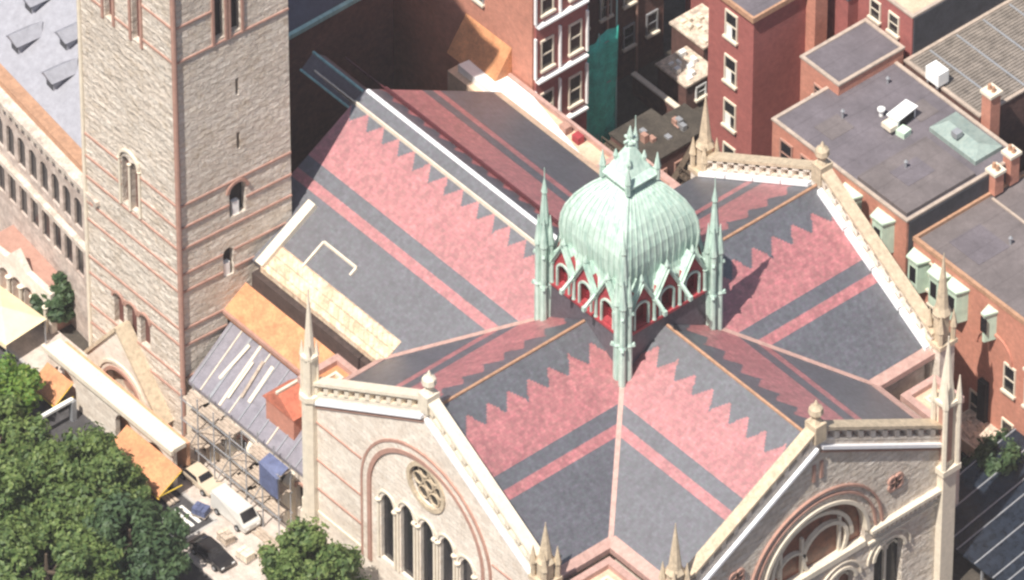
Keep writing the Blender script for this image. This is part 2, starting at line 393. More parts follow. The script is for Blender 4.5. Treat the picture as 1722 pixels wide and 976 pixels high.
# ---- gable ends
def gable(key, L, n, fin_h=1.9):
    F = frame(*( {'S': (0, -L), 'E': (L, 0), 'N': (0, L)}[key] ), n)
    hw = 12.35
    zt = lambda t, o: ZR-K*abs(t)+o
    wall = MB(); wall.M = F
    outer = [(-hw, 0), (hw, 0), (hw, zt(hw, .35)), (0, zt(0, .35)), (-hw, zt(hw, .35))]
    holes = []
    if key == 'S':
        lx = [-4.3, -2.15, 0, 2.15, 4.3]
        for i, x in enumerate(lx):
            holes.append(arch_loop(x, 6.6, 12.0+(.5 if abs(x) < 3 else 0), .68, 6, True))
        holes.append(circle(0, 17.0, 1.75, 24))
    if key == 'E':
        holes.append(arch_loop(0, 11.6, 12.9, 4.7, 22))
        for x in (-7, 7): holes.append(arch_loop(x, 4.5, 9.2, 1.35, 10))
        for x in (-2.4, 2.4): holes.append(arch_loop(x, 4.2, 9.0, 1.3, 10))
    wall.plate(outer, holes, -.75, 0)
    wo = wall.build('gable_wall', M['stone'] if key != 'E' else M['tower_stone'], church)
    # parapet: solid base, small square openings between dwarf posts, sloping coping
    def slopebar(t0, t1, o, th, y0, y1, mb):
        mb.plate([(t0, zt(t0, o)), (t1, zt(t1, o)), (t1, zt(t1, o+th)), (t0, zt(t0, o+th))], [], y0, y1)
    for sg in (-1, 1):
        cop = MB(); cop.M = F; slopebar(sg*.35, sg*hw, 1.42, .28, -.75, .22, cop); cop.build('coping', M['coping'] if key != 'S' else M['trim'], wo)
        ar = MB(); ar.M = F
        ya, yb = (-.5, .04) if key != 'N' else (-.7, -.16)
        slopebar(sg*.35, sg*hw, .35, .22, ya, yb, ar)
        nb = 10
        for i in range(nb+1):
            t = .6+(hw-.9)*i/nb
            slopebar(sg*(t-.22), sg*(t+.22), .5, .95, ya, yb, ar)
        slopebar(sg*.35, sg*hw, 1.2, .22, ya, yb, ar)
        ar.build('parapet_arcade', M['stone'] if key != 'S' else M['trim'], wo)
        bk = MB(); bk.M = F; slopebar(sg*.35, sg*hw, .5, .8, *((-.66, -.5) if key != 'N' else (-.15, -.02)), bk); bk.build('parapet_back', M['brownstone'], wo)
        fl = MB(); fl.M = F
        if key == 'N':
            for k in range(4):
                t0 = .5+k*2.95; slopebar(sg*t0, sg*(t0+2.8), .06, .36, -1.15, -.74, fl)
        else: slopebar(sg*.2, sg*hw, -.35, .3, -.02, .32, fl)
        fl.build('flashing', M['flash'], wo)
        if key != 'N':
            st = MB(); st.M = F; slopebar(sg*.2, sg*hw, -.75, .12, -.02, .14, st); st.build('string_course', M['brownstone'], wo)
    fn_ = MB(); fn_.M = F
    fn_.box(-.5, .5, -.85, .3, ZR+.3, ZR+1.9); fn_.stack(0, -.3, [(.42, ZR+1.9), (.25, ZR+2.3), (.55, ZR+2.75), (.5, ZR+3.2), (.2, ZR+3.5), (.05, ZR+3.9)], 8)
    fn_.build('finial', M['trim'] if key == 'S' else M['coping'], wo)
    return F, wo
FS, wS = gable('S', 18.6, -90)
FE, wE = gable('E', 19.9, 0)
FN, wN = gable('N', 18.4, 90)

# south gable: rose window, lancets, blind arch
gl = MB(); gl.M = FS; gl.plate(circle(0, 17.0, 1.78, 24), [], -.36, -.30); rose = gl.build('rose_window', M['glass'], wS)
for i in range(5):
    pass
tr = MB(); tr.M = FS
tr.archring(0, 17.0, 1.72, 2.05, -.1, .14, 0, 360, 24)
tr.archring(0, 17.0, .42, .52, -.3, -.16, 0, 360, 10)
for i in range(6):
    a = 2*math.pi*i/6; cx, cz = 1.13*math.cos(a), 17+1.13*math.sin(a)
    tr.archring(cx, cz, .47, .56, -.3, -.16, 0, 360, 10)
tr.build('tracery', M['coping'], wS)
for i, x in enumerate([-4.3, -2.15, 0, 2.15, 4.3]):
    gl = MB(); gl.M = FS; gl.plate(arch_loop(x, 6.5, 12.0+(.5 if abs(x) < 3 else 0), .7, 6, True), [], -.34, -.28)
    lo = gl.build('lancet_window', M['glass'], wS)
    fr = MB(); fr.M = FS
    zz = 12.0+(.5 if abs(x) < 3 else 0)
    for s_ in (-1, 1):
        fr.box(x+s_*.9-.1, x+s_*.9+.1, 0, .14, 6.6, zz)
        fr.stack(x+s_*.9, .08, [(.2, zz), (.26, zz+.2)], 6)
    fr.archring(x, zz+.45, .82, .98, 0, .12, 0, 180, 10)
    fr.build('window_surround', M['trim'], lo)
    sp = MB(); sp.M = FS
for r0, r1, mm in ((6.0, 6.35, 'brownstone'), (6.35, 6.85, 'stone'), (6.85, 7.05, 'brownstone')):
    b = MB(); b.M = FS; b.archring(0, 13.0, r0, r1, 0, .10 if mm == 'stone' else .16, 0, 180, 28)
    for s_ in (-1, 1): b.box(min(s_*r0, s_*r1), max(s_*r0, s_*r1), 0, .10 if mm == 'stone' else .16, 5.5, 13.0)
    b.build('blind_arch', M[mm], wS)
for z in (5.8, 8.2, 11.0, 14.6):
    for s_ in (-1, 1):
        b = MB(); b.M = FS
        x1 = 7.15 if z < 13 else (7.05**2-(z-13)**2)**.5+.2
        b.box(min(s_*x1, s_*12.2), max(s_*x1, s_*12.2), 0, .1, z, z+(.3 if z == 5.8 else .14))
        b.build('string_course', M['trim'] if z == 5.8 else M['brownstone'], wS)
# east gable: big round headed window with brown glass
gl = MB(); gl.M = FE; gl.plate(arch_loop(0, 11.5, 12.9, 4.75, 22), [], -.62, -.56); ow = gl.build('arched_window', M['brownglass'], wE)
tr = MB(); tr.M = FE
tr.archring(0, 12.9, 3.55, 3.85, -.56, -.25, 0, 180, 20); tr.archring(-1.2, 13.1, 1.9, 2.2, -.56, -.22, 0, 360, 20)
tr.archring(1.9, 12.9, 1.2, 1.4, -.56, -.22, 0, 180, 12)
tr.box(-4.7, 4.7, -.6, .12, 11.35, 11.85)
for x in (-2.6, .9, 2.9): tr.box(x-.1, x+.1, -.56, -.3, 11.8, 15.2)
tr.build('tracery', M['trim'], ow)
tr = MB(); tr.M = FE; tr.archring(0, 12.9, 4.68, 4.95, -.3, .26, 0, 180, 28); tr.build('arch_moulding', M['trim'], wE)
for r0, r1 in ((5.5, 5.66), (6.1, 6.26)):
    tr = MB(); tr.M = FE; tr.archring(0, 12.9, r0, r1, -.02, .2, 0, 180, 28); tr.build('arch_moulding', M['brownstone'], wE)
for s_ in (-1, 1):
    sc = MB(); sc.M = FE
    sc.box(min(s_*4.95, s_*12.2), max(s_*4.95, s_*12.2), 0, .5, 12.5, 12.8)
    for i in range(16):
        x = 5.3+i*.44; sc.box(min(s_*x, s_*(x+.2)), max(s_*x, s_*(x+.2)), 0, .35, 12.0, 12.5)
    sc.box(min(s_*4.95, s_*12.2), max(s_*4.95, s_*12.2), 0, .2, 11.2, 11.4)
    sc.build('corbelled_string_course', M['trim'], wE)
for x in (-7, -2.4, 2.4, 7):
    hw_ = 1.35 if abs(x) > 5 else 1.3; z0, zs = (4.5, 9.2) if abs(x) > 5 else (4.2, 9.0)
    gl = MB(); gl.M = FE; gl.plate(arch_loop(x, z0-.1, zs, hw_+.04, 10), [], -.6, -.54)
    q = gl.build('arched_window', M['brownglass'] if abs(x) < 5 else M['glass'], wE)
    f = MB(); f.M = FE; f.archring(x, zs, hw_, hw_+.25, -.1, .2, 0, 180, 12); f.archring(x, zs, hw_+.6, hw_+.72, -.1, .14, 0, 180, 12)
    f.box(x-.1, x+.1, -.54, -.3, z0, zs+.6); f.archring(x-.6, zs, .4, .55, -.54, -.3, 0, 180, 8); f.archring(x+.6, zs, .4, .55, -.54, -.3, 0, 180, 8)
    f.build('window_surround', M['trim'], q)
for x in (-7.4, 7.4):
    qf = MB(); qf.M = FE
    for i in range(4):
        a = R(45+90*i); qf.archring(x+.42*math.cos(a), 15.8+.42*math.sin(a), .2, .42, -.02, .16, 0, 360, 10)
    qf.build('carved_quatrefoil', M['brownstone'], wE)
for x in (-.35, .35):
    sl = MB(); sl.M = FE; sl.box(x-.12, x+.12, -.02, .12, 20.6, 22.2); sl.build('slit_window', M['brownstone'], wE)

# ---- turrets and pinnacles at the gable corners
def turret(x, y, kind):
    if kind == 'slim':
        t = MB(); t.stack(x, y, [(.62, 1), (.62, 16.8)], 8, R(22.5)); t.stack(x, y, [(.8, 16.8), (.8, 17.3)], 8, R(22.5)); o = t.build('turret', M['trim'], church)
        p = MB(); p.stack(x, y, [(.5, 17.3), (.5, 20.6), (.66, 20.7), (.66, 21), (.42, 21.1), (.06, 26.4), (.05, 27.1)], 8, R(22.5))
        for k in range(4):
            a = R(45+90*k); p.stack(x+.52*math.cos(a), y+.52*math.sin(a), [(.14, 17.3), (.14, 20.8), (.2, 20.9), (.03, 22.2)], 6)
        p.build('pinnacle', M['trim'], o)
    elif kind == 'panelled':
        t = MB(); t.box(x-.62, x+.62, y-.62, y+.62, 1, 14.3); t.box(x-.85, x+.85, y-.85, y+.85, 14.3, 14.8); o = t.build('turret', M['trim'], church)
        p = MB(); p.box(x-.45, x+.45, y-.45, y+.45, 14.8, 21.0)
        for i, j in ((-1, -1), (1, -1), (1, 1), (-1, 1)): p.stack(x+i*.62, y+j*.62, [(.2, 14.8), (.2, 20.6), (.27, 20.7), (.27, 21), (.04, 23.2)], 6)
        p.box(x-.75, x+.75, y-.75, y+.75, 20.7, 21.0); p.stack(x, y, [(.62, 21), (.5, 22.2), (.06, 26.3), (.05, 26.8)], 8, R(22.5))
        po = p.build('pinnacle', M['trim'], o)
        d = MB()
        for i, j in ((1, 0), (0, -1), (-1, 0), (0, 1)): d.box(x+i*.46-(.25 if not i else .01), x+i*.46+(.25 if not i else .01), y+j*.46-(.25 if not j else .01), y+j*.46+(.25 if not j else .01), 15.2, 20.3)
        d.build('dark_panel', M['brownstone'], po)
    else:
        zb, zt = kind
        t = MB(); t.box(x-.7, x+.7, y-.7, y+.7, 1, zb); o = t.build('turret', M['stone'], church)
        p = MB(); p.box(x-.85, x+.85, y-.85, y+.85, zb, zb+.35)
        for i, j in ((-1, -1), (1, -1), (1, 1), (-1, 1)): p.stack(x+i*.6, y+j*.6, [(.2, zb+.35), (.2, zb+1.5), (.3, zb+1.6), (.02, zb+3.2)], 6)
        h = zt-zb
        p.stack(x, y, [(.62, zb+.3), (.6, zb+.3*h), (.72, zb+.34*h), (.5, zb+.4*h), (.28, zb+.68*h), (.05, zt-.3), (.03, zt)], 8, R(22.5))
        p.build('pinnacle', M['coping'], o)
turret(-12.5, -18.75, 'slim')
turret(12.5, -18.45, (17.2, 22.6))
turret(19.7, -12.9, (17.4, 24.3))
turret(19.9, 12.1, 'panelled')
turret(12.4, 18.5, (17.2, 25.6))
turret(-12.5, 18.2, (16.6, 23.9))

# ---- corner blocks between the arms
def block(x0, x1, y0, y1, zt, roofm, wallm='stone'):
    b = MB(); b.box(x0, x1, y0, y1, 0, zt); o = b.build('corner_block', M[wallm], church)
    c = MB(); t = .45
    for q in ((x0-.1, x1+.1, y0-.1, y0+t), (x0-.1, x1+.1, y1-t, y1+.1), (x0-.1, x0+t, y0+t, y1-t), (x1-t, x1+.1, y0+t, y1-t)): c.box(*q, zt, zt+.55)
    c.build('coping', M['valley'], o)
    f = MB(); f.box(x0+t, x1-t, y0+t, y1-t, zt, zt+.08); f.build('flat_roof', M[roofm], o)
    i = MB(); s = 1.1
    for q in ((x0+s, x1-s, y0+s, y0+s+.22), (x0+s, x1-s, y1-s-.22, y1-s), (x0+s, x0+s+.22, y0+s+.22, y1-s-.22), (x1-s-.22, x1-s, y0+s+.22, y1-s-.22)): i.box(*q, zt+.08, zt+.4)
    i.build('inner_kerb', M['trim'], o)
block(13.2, 18.6, -18.6, -13.2, 15.9, 'tan')
block(13.7, 16.6, 13.7, 16.8, 15.3, 'tan')
block(-16.3, -13.2, -16.6, -13.04, 14.2, 'orange', 'orangewall')
block(-18.6, -13.2, 13.2, 16.4, 15.2, 'tan')
# ---- south aisle: clerestory, orange lower roof, lean-to lead roof, lower wall with openings
o = MB(); o.box(-25.9, -13.0, -13.0, -12.02, 11.6, 15.9); ao = o.build('clerestory', plain('eave_shade_clerestory', (.06, .04, .035), .8, .4, 2), church)  # near-black colour paints in the shade under the nave eave
o = MB(); o.add([(-27.6, -13.02, 14.5), (-16.6, -13.02, 14.5), (-16.6, -15.0, 13.0), (-27.6, -15.0, 13.0), (-27.6, -13.02, 12.2), (-16.6, -13.02, 12.2), (-16.6, -14.9, 12.2), (-27.6, -14.9, 12.2)],
    [(0, 1, 2, 3), (7, 6, 5, 4), (0, 3, 7, 4), (1, 5, 6, 2), (2, 6, 7, 3), (0, 4, 5, 1)]); o.build('lower_copper_roof', M['orange'], church)
o = MB(); o.bar((-27.6, -15.08, 12.9), (-16.6, -15.08, 12.9), .2, .3); o.build('gutter', M['brownstone'], church)
ar = MB(); ar.add([(-26.4, -14.4, 12.0), (-13.0, -14.4, 12.0), (-13.0, -18.6, 8.4), (-26.4, -18.6, 8.4), (-26.4, -14.4, 11.7), (-13.0, -14.4, 11.7), (-13.0, -18.6, 8.1), (-26.4, -18.6, 8.1)],
    [(0, 1, 2, 3), (7, 6, 5, 4), (0, 3, 7, 4), (1, 5, 6, 2), (2, 6, 7, 3), (0, 4, 5, 1)])
aro = ar.build('aisle_roof', M['aisleslate'], church)
for i in range(13):
    x = -26.1+i*1.06; s_ = MB(); wd = .22 if i in (2, 3) else .09
    s_.bar((x, -14.4, 12.06), (x, -18.6, 8.46), wd, .12); s_.build('standing_seam', M['trim'] if i in (1, 3, 4, 8) else M['metal'], aro)
lw = MB(); F = frame(-19.5, -18.3, -90); lw.M = F
hs = []
for i in range(6): hs.append(arch_loop(-5.4+i*2.15, 4.2, 6.2, .6, 6))
lw.plate([(-6.9, 0), (6.9, 0), (6.9, 8.1), (-6.9, 8.1)], hs, -.5, 0); lwo = lw.build('aisle_wall', M['stone'], church)
for i in range(6):
    gg = MB(); gg.M = F; gg.plate(arch_loop(-5.4+i*2.15, 4.1, 6.2, .64, 6), [], -.4, -.34); q = gg.build('arched_window', M['glass'], lwo)
    gg = MB(); gg.M = F; gg.archring(-5.4+i*2.15, 6.2, .6, .8, -.1, .12, 0, 180, 8); gg.build('window_surround', M['brownstone'], q)
for i in range(7):
    b = MB(); x = -6.5+i*2.16; b.M = F; b.box(x-.3, x+.3, 0, .7, 0, 6.6); b.add([(x-.3, 0, 7.4), (x+.3, 0, 7.4), (x-.3, .7, 6.6), (x+.3, .7, 6.6), (x-.3, 0, 6.6), (x+.3, 0, 6.6)], [(0, 1, 3, 2), (0, 2, 4), (1, 5, 3), (4, 2, 3, 5)]); b.build('buttress', M['trim'], lwo)
# small salmon roofed stair gablet beside the turret
sg = MB(); sg.box(-19.0, -15.9, -17.5, -15.3, 8, 11.5); sgo = sg.build('stair_gablet', M['brickpale'], church)
s2 = MB(); s2.add([(-19.2, -17.7, 11.5), (-15.7, -17.7, 11.5), (-15.7, -15.15, 11.5), (-19.2, -15.15, 11.5), (-17.45, -17.7, 13.0), (-17.45, -15.15, 13.0)], [(0, 1, 4), (3, 5, 2), (0, 4, 5, 3), (1, 2, 5, 4), (0, 3, 2, 1)]); s2.build('roof', plain('salmon_tile', (.5, .16, .1), .8, .3, 2), sgo)
s2 = MB(); s2.bar((-17.45, -17.8, 13.05), (-17.45, -15.15, 13.05), .2); s2.build('ridge_cap', M['trim'], sgo)
# ---- north aisle ledge
nl = MB(); nl.box(-34, -18.8, 12.2, 15.05, 0, 15.2); nlo = nl.build('north_aisle', M['tan'], church)
nl = MB(); nl.box(-34, -18.7, 14.9, 15.15, 15.2, 15.7); nl.build('coping', M['valley'], nlo)
nl = MB(); nl.add([(-33.4, 12.7, 15.9), (-21.5, 12.7, 15.5), (-20.5, 13.4, 15.45), (-27.5, 14.85, 15.5), (-33.4, 14.85, 15.6), (-33.4, 12.7, 15.2), (-21.5, 12.7, 15.2), (-20.5, 13.4, 15.2), (-27.5, 14.85, 15.2), (-33.4, 14.85, 15.2)], [(0, 1, 2, 3, 4), (0, 5, 6, 1), (1, 6, 7, 2), (2, 7, 8, 3), (3, 8, 9, 4), (4, 9, 5, 0)]); nl.build('white_roof_sheet', M['white'], nlo)
for x, mm in ((-21.9, 'redstone'), (-23.3, 'brownstone')):
    nl = MB(); nl.box(x-.35, x+.35, 14.0, 14.6, 15.3, 15.9); nl.build('roof_vent', M[mm], nlo)

# ---- the lantern
lan = MB(); H_ = 3.95
lan.add([(x*s, y*s, z) for z, s in ((20.4, 4.1), (25.2, 3.95)) for x, y in ((-1, -1), (1, -1), (1, 1), (-1, 1))], [(0, 1, 5, 4), (1, 2, 6, 5), (2, 3, 7, 6), (3, 0, 4, 7), (4, 5, 6, 7)])
lan.box(-3.3, 3.3, -3.3, 3.3, 25, 29)
lo = lan.build('lantern', M['skirt'], church)
for n in (-90, 0, 90, 180):
    F = Matrix.Rotation(R(n-90), 4, 'Z') @ Matrix.Translation((0, 3.8, 0))
    cxs = (-2.35, 0, 2.35); zv, zp = 27.2, 29.4
    out = [(-3.55, 25.2), (3.55, 25.2)]
    for c in cxs[::-1]: out += [(c+1.18, zv), (c, zp), (c-1.18, zv)] if c == cxs[-1] else [(c, zp), (c-1.18, zv)]
    pl = MB(); pl.M = F; pl.plate(out, [arch_loop(c, 25.45, 26.9, .62, 8) for c in cxs], -.35, .15)
    pl.box(-3.65, 3.65, -.2, .35, 25.05, 25.3)
    pl.build('arcade', M['redstone'], lo)
    bk = MB(); bk.M = F; bk.box(-3.5, 3.5, -.49, -.42, 25.2, 27.6); 
    for c in cxs:
        for k in range(7): bk.box(c-.6, c+.6, -.42, -.3, 25.6+k*.28, 25.7+k*.28)
    bk.build('louvre', M['red'], lo)
    wh = MB(); wh.M = F
    for c in cxs:
        for s_ in (-1, 1):
            wh.bar((c, .22, zp+.08), (c+s_*1.2, .22, zv-.02), .26, .26, (0, 1, 0))
            wh.bar((c+s_*.64, .22, 25.3), (c+s_*.64, .22, 26.9), .15)
        wh.archring(c, 26.9, .58, .74, .12, .28, 0, 180, 10)
        wh.stack(c, .2, [(.14, zp), (.2, zp+.25), (.04, zp+.75)], 6)
    for x in (-3.5, -1.18, 1.18, 3.5): wh.stack(x, .26, [(.17, 25.3), (.13, 25.5), (.13, 27.0), (.2, 27.2)], 8)
    wh.build('gablet_frame', M['copper'], lo)
    for x in (-1.18, 1.18):
        sp = MB(); sp.M = F; sp.bar((x, .05, 27.5), (x, 1.35, 26.7), .2, .24); sp.box(x-.13, x+.13, 1.2, 1.5, 26.45, 26.85); sp.build('waterspout', M['copper'], lo)
    gr = MB(); gr.M = F
    for c in cxs:
        gr.add([(c, .5, zp+.02), (c+1.18, .5, zv-.03), (c-1.18, .5, zv-.03), (c, -1.6, zp+.02), (c+1.18, -1.2, zv-.03), (c-1.18, -1.2, zv-.03), ], [(0, 3, 4, 1), (0, 2, 5, 3)])
    gr.build('gablet_roof', M['copper'], lo)
prof = [(3.8, 27.5), (3.4, 28.25), (3.3, 28.9), (3.38, 29.6), (3.42, 30.4), (3.34, 31.4), (3.12, 32.3), (2.68, 33.3), (2.2, 34.0), (1.76, 34.55), (1.35, 34.9), (1.12, 35.05)]
dm = MB()
for (a, z0), (b, z1) in zip(prof[:-1], prof[1:]):
    for n in range(4):
        dm.M = Matrix.Rotation(R(90*n), 4, 'Z'); dm.add([(-a, -a, z0), (a, -a, z0), (b, -b, z1), (-b, -b, z1)], [(0, 1, 2, 3)])
dmo = dm.build('dome', M['copper'], lo, True)
e = dmo.modifiers.new('split', 'EDGE_SPLIT'); e.split_angle = R(40)
rb = MB()
for n in range(4):
    rb.M = Matrix.Rotation(R(90*n), 4, 'Z')
    for i in range(1, 12):
        f = -1+2*i/12
        pts = [(f*a, -a-.02, z) for a, z in prof if a > .9]
        for p, q in zip(pts[:-1], pts[1:]): rb.bar(p, q, .07, .1)
    pts = [(a, -a, z) for a, z in prof]; rb.tube(pts, .12, 6)
rb.build('seam_rib', copper('copper_seam', (.50, .62, .54), (.30, .44, .38)), dmo)
cp = MB()
cp.add([(x*s, y*s, z) for z, s in ((34.9, 1.12), (35.35, 1.0), (35.6, 1.5), (35.75, 1.5)) for x, y in ((-1, -1), (1, -1), (1, 1), (-1, 1))],
       [(4*k+i, 4*k+(i+1) % 4, 4*k+4+(i+1) % 4, 4*k+4+i) for k in range(3) for i in range(4)]+[(12, 13, 14, 15)])
tp = [(1.45, 35.75), (1.05, 36.2), (.75, 36.9), (.45, 37.6), (.22, 38.1)]
for (a, z0), (b, z1) in zip(tp[:-1], tp[1:]):
    cp.add([(x*s, y*s, z) for z, s in ((z0, a), (z1, b)) for x, y in ((-1, -1), (1, -1), (1, 1), (-1, 1))], [(0, 1, 5, 4), (1, 2, 6, 5), (2, 3, 7, 6), (3, 0, 4, 7), (4, 5, 6, 7)])
cpo = cp.build('cupola', M['copper'], lo)
for x, y in ((-1, -1), (1, -1), (1, 1), (-1, 1)):
    c = MB(); c.stack(x*1.35, y*1.35, [(.22, 35.2), (.2, 36.1), (.27, 36.25), (.03, 37.6)], 6); c.stack(x*.7, y*.7, [(.1, 36.7), (.2, 37.2), (.05, 37.7)], 6); c.build('corner_spike', M['copper'], cpo)
fi = MB(); fi.stack(0, 0, [(.2, 38.0), (.3, 38.4), (.18, 38.7), (.24, 39.1), (.04, 39.9)], 8); fi.bar((-.55, 0, 38.65), (.55, 0, 38.65), .16); fi.bar((0, -.55, 38.65), (0, .55, 38.65), .16)
fi.build('finial', M['copper'], cpo)
for x, y in ((-1, -1), (1, -1), (1, 1), (-1, 1)):
    px, py = x*4.2, y*4.2; p = MB()
    for i, j in ((-1, -1), (1, -1), (1, 1), (-1, 1)): p.stack(px+i*.3, py+j*.3, [(.27, 20.8), (.24, 24.6), (.3, 24.8), (.22, 25.0), (.22, 28.4), (.3, 28.6), (.26, 28.9), (.03, 31.2)], 8)
    p.box(px-.24, px+.24, py-.24, py+.24, 20.8, 29.2)
    p.stack(px, py, [(.42, 29.0), (.3, 30.4), (.36, 30.6), (.17, 33.2), (.24, 33.4), (.05, 34.6), (.03, 35.6)], 8)
    for k in range(4):
        a = R(45+90*k); p.bar((px+.3*math.cos(a), py+.3*math.sin(a), 24.7), (px+.85*math.cos(a), py+.85*math.sin(a), 24.9), .24)
        p.bar((px+.3*math.cos(a), py+.3*math.sin(a), 27.6), (px+.75*math.cos(a), py+.75*math.sin(a), 27.8), .2)
    p.build('pinnacle', M['copper'], lo)

# ------------------------------------------------------------------ bell tower
TN, TR_, TL, TB = (-26.9, -18.7), (-26.3, -8.9), (-37.5, -18.7), (-36.5, -8.9)
tower = thing('bell_tower', 'tall square cream rock faced stone bell tower with brown string courses', 'bell tower', (-31.7, -13.8, 0))
T0 = Matrix.Translation((31.7, 13.8, 0))
TOP = 58
def tface(a, b):     # local frame on a tower face: x from b to a seen from outside...
    a, b = Vector((*a, 0)), Vector((*b, 0)); x = (b-a).normalized(); L = (b-a).length
    y = Vector((0, 0, 1)).cross(x)   # right handed: x, y, z
    m = Matrix((x, y, Vector((0, 0, 1)))).transposed().to_4x4(); m.translation = a
    return T0 @ m, L
F1, L1 = tface(TN, TL)      # sunlit face; x grows to the left of the picture
F2, L2 = tface(TR_, TN)     # shaded face; x from far corner towards the near corner
core = MB(); core.M = T0; core.prism([tuple(Vector(p)*1.0) for p in ((-27.7, -17.9), (-27.0, -9.6), (-35.8, -9.6), (-36.7, -17.9))], 0, TOP)
core.build('core', M['tower_stone'], tower)
wl = MB(); wl.M = F1
h1 = [arch_loop(L1-3.3, 37.6, 47, .42, 6), arch_loop(L1-6.4, 37.6, 47, .42, 6)]
h1 += [arch_loop(x, 24.6-3.6, 25.0+.2, .42, 6) for x in (L1-4.7, L1-5.7, )]
h1 += [arch_loop(x, 8.4, 11.0, .54, 6) for x in (L1-3.4, L1-4.9, L1-6.4)]
wl.plate([(0, 0), (L1, 0), (L1, TOP), (0, TOP)], h1, -.6, 0); w1 = wl.build('wall', M['tower_stone'], tower)
for k, l in enumerate(h1):
    q = MB(); q.M = F1; q.plate(l, [], -.5, -.44); q.build('louvre' if k < 2 else 'window', M['deep_brown'], w1)
hd = MB(); hd.M = F1
hd.archring(L1-5.2, 25.4, .95, 1.15, 0, .2, 0, 180, 12); hd.build('hood_mould', M['trim'], w1)
for x in (L1-4.1, L1-5.2, L1-6.3):
    cl = MB(); cl.M = F1; cl.stack(x, .08, [(.13, 20.9), (.11, 21.2), (.11, 25.1), (.18, 25.3)], 8); cl.build('colonnette', M['trim'], w1)
for x in (L1-3.4, L1-4.9, L1-6.4):
    ho = MB(); ho.M = F1; ho.archring(x, 11.0, .55, .72, 0, .14, 0, 180, 8); ho.build('hood_mould', M['brownstone'], w1)
for x0 in (L1-3.3, L1-6.4):
    fr = MB(); fr.M = F1
    for s_ in (-1, 1): fr.box(x0+s_*.62-.12, x0+s_*.62+.12, 0, .12, 37.4, 47)
    fr.build('window_surround', M['brownstone'], w1)
wr = MB(); wr.M = F2
h2 = [arch_loop(x, 38.6, 47, .4, 6) for x in (L2-3.9, L2-5.3)]
h2 += [arch_loop(L2-5.1, 21.4, 23.8, .7, 6), arch_loop(L2-4.2, 16.0, 18.2, .45, 6), arch_loop(L2-4.5, 9.2, 12.2, .5, 6)]
h2 += [[(L2-5.3-.14, 32.6), (L2-5.3+.14, 32.6), (L2-5.3+.14, 34.2), (L2-5.3-.14, 34.2)], [(L2-5.3-.14, 27.5), (L2-5.3+.14, 27.5), (L2-5.3+.14, 29.1), (L2-5.3-.14, 29.1)]]
wr.plate([(0, 0), (L2, 0), (L2, TOP), (0, TOP)], h2, -.6, 0); w2 = wr.build('wall', M['tower_stone'], tower)
for k, l in enumerate(h2):
    q = MB(); q.M = F2; q.plate(l, [], -.5, -.44); q.build('louvre' if k < 2 else 'window', M['dark'] if k < 5 else M['deep_brown'], w2)
for k in (2, 3, 4):
    q = MB(); q.M = F2
    xc = sum(p[0] for p in h2[k][:2])/2; zc = h2[k][0][1]; q.box(xc-.2, xc+.35, -.44, -.1, zc, zc+1.2)
    q.build('window_shutter', M['white'], w2)
for x0 in (L2-3.9, L2-5.3):
    fr = MB(); fr.M = F2
    for s_ in (-1, 1): fr.box(x0+s_*.56-.1, x0+s_*.56+.1, 0, .12, 38.2, 47)
    fr.build('window_surround', M['brownstone'], w2)
fr = MB(); fr.M = F2; fr.archring(L2-5.1, 23.8, .75, 1.0, 0, .16, 0, 180, 10); fr.build('hood_mould', M['brownstone'], w2)
for z in (41.4, 38.2, 24.7, 22.6, 20.6, 18.2, 16.5, 12.9, 11.3, 8.2, 6.4):
    for F, L, wo, hs in ((F1, L1, w1, h1), (F2, L2, w2, h2)):
        segs = [(0, L)]
        for h in hs:                       # butt against openings
            x0, x1 = min(p[0] for p in h)-.05, max(p[0] for p in h)+.05; z0, z1 = min(p[1] for p in h), max(p[1] for p in h)
            if z0-.2 < z < z1: segs = [t for a, b in segs for t in ((a, min(b, x0)), (max(a, x1), b)) if t[1]-t[0] > .1]
        for a, b in segs: s_ = MB(); s_.M = F; s_.box(a, b, 0, .09, z, z+.17); s_.build('string_course', M['brownstone'], wo)
qn = MB(); qn.M = T0; qn.stack(-26.85, -18.75, [(.2, 0), (.2, TOP)], 8); qn.build('corner_shaft', M['brownstone'], tower)
qn = MB(); qn.M = T0; qn.stack(-37.5, -18.75, [(.16, 0), (.16, TOP)], 8); qn.build('corner_shaft', M['trim'], tower)
tp = MB(); tp.M = T0; tp.prism([(-38, -19.3), (-26.2, -19.3), (-25.3, -8.3), (-37, -8.3)], TOP, TOP+1); 
tp.add([(-37.6, -18.9, TOP+1), (-26.6, -18.9, TOP+1), (-25.8, -8.7, TOP+1), (-36.6, -8.7, TOP+1), (-31.7, -13.8, TOP+14)], [(0, 1, 4), (1, 2, 4), (2, 3, 4), (3, 0, 4)])
tp.build('spire', M['trim'], tower)
# steep gabled doorway on the sunlit face
gp = MB(); gp.M = F1; ax = L1-4.4
gp.plate([(ax-4.6, 0), (ax+3.6, 0), (ax+3.6, 4.5), (ax, 9.3), (ax-4.6, 3.4)], [arch_loop(ax-.3, 0, 3.4, 2.0, 14)], 0, 1.0); go = gp.build('porch_gable', M['stone'], tower)
gd = MB(); gd.M = F1; gd.bar((ax, .55, 9.5), (ax-4.9, .55, 3.3), 1.3, .25, (0, 0, 1)); gd.bar((ax, .55, 9.5), (ax+3.7, .55, 4.6), 1.3, .25, (0, 0, 1)); gd.build('coping', M['coping'], go)
for r, mm in ((1.9, 'brownstone'), (2.5, 'trim')):
    gd = MB(); gd.M = F1; gd.archring(ax-.3, 3.4, r, r+.25, .9, 1.14, 0, 180, 16); gd.build('arch_moulding', M[mm], go)
gd = MB(); gd.M = F1; gd.plate(arch_loop(ax-.3, 0, 3.4, 2.0, 14), [], .1, .2); gd.build('tympanum', M['rubble'], go)
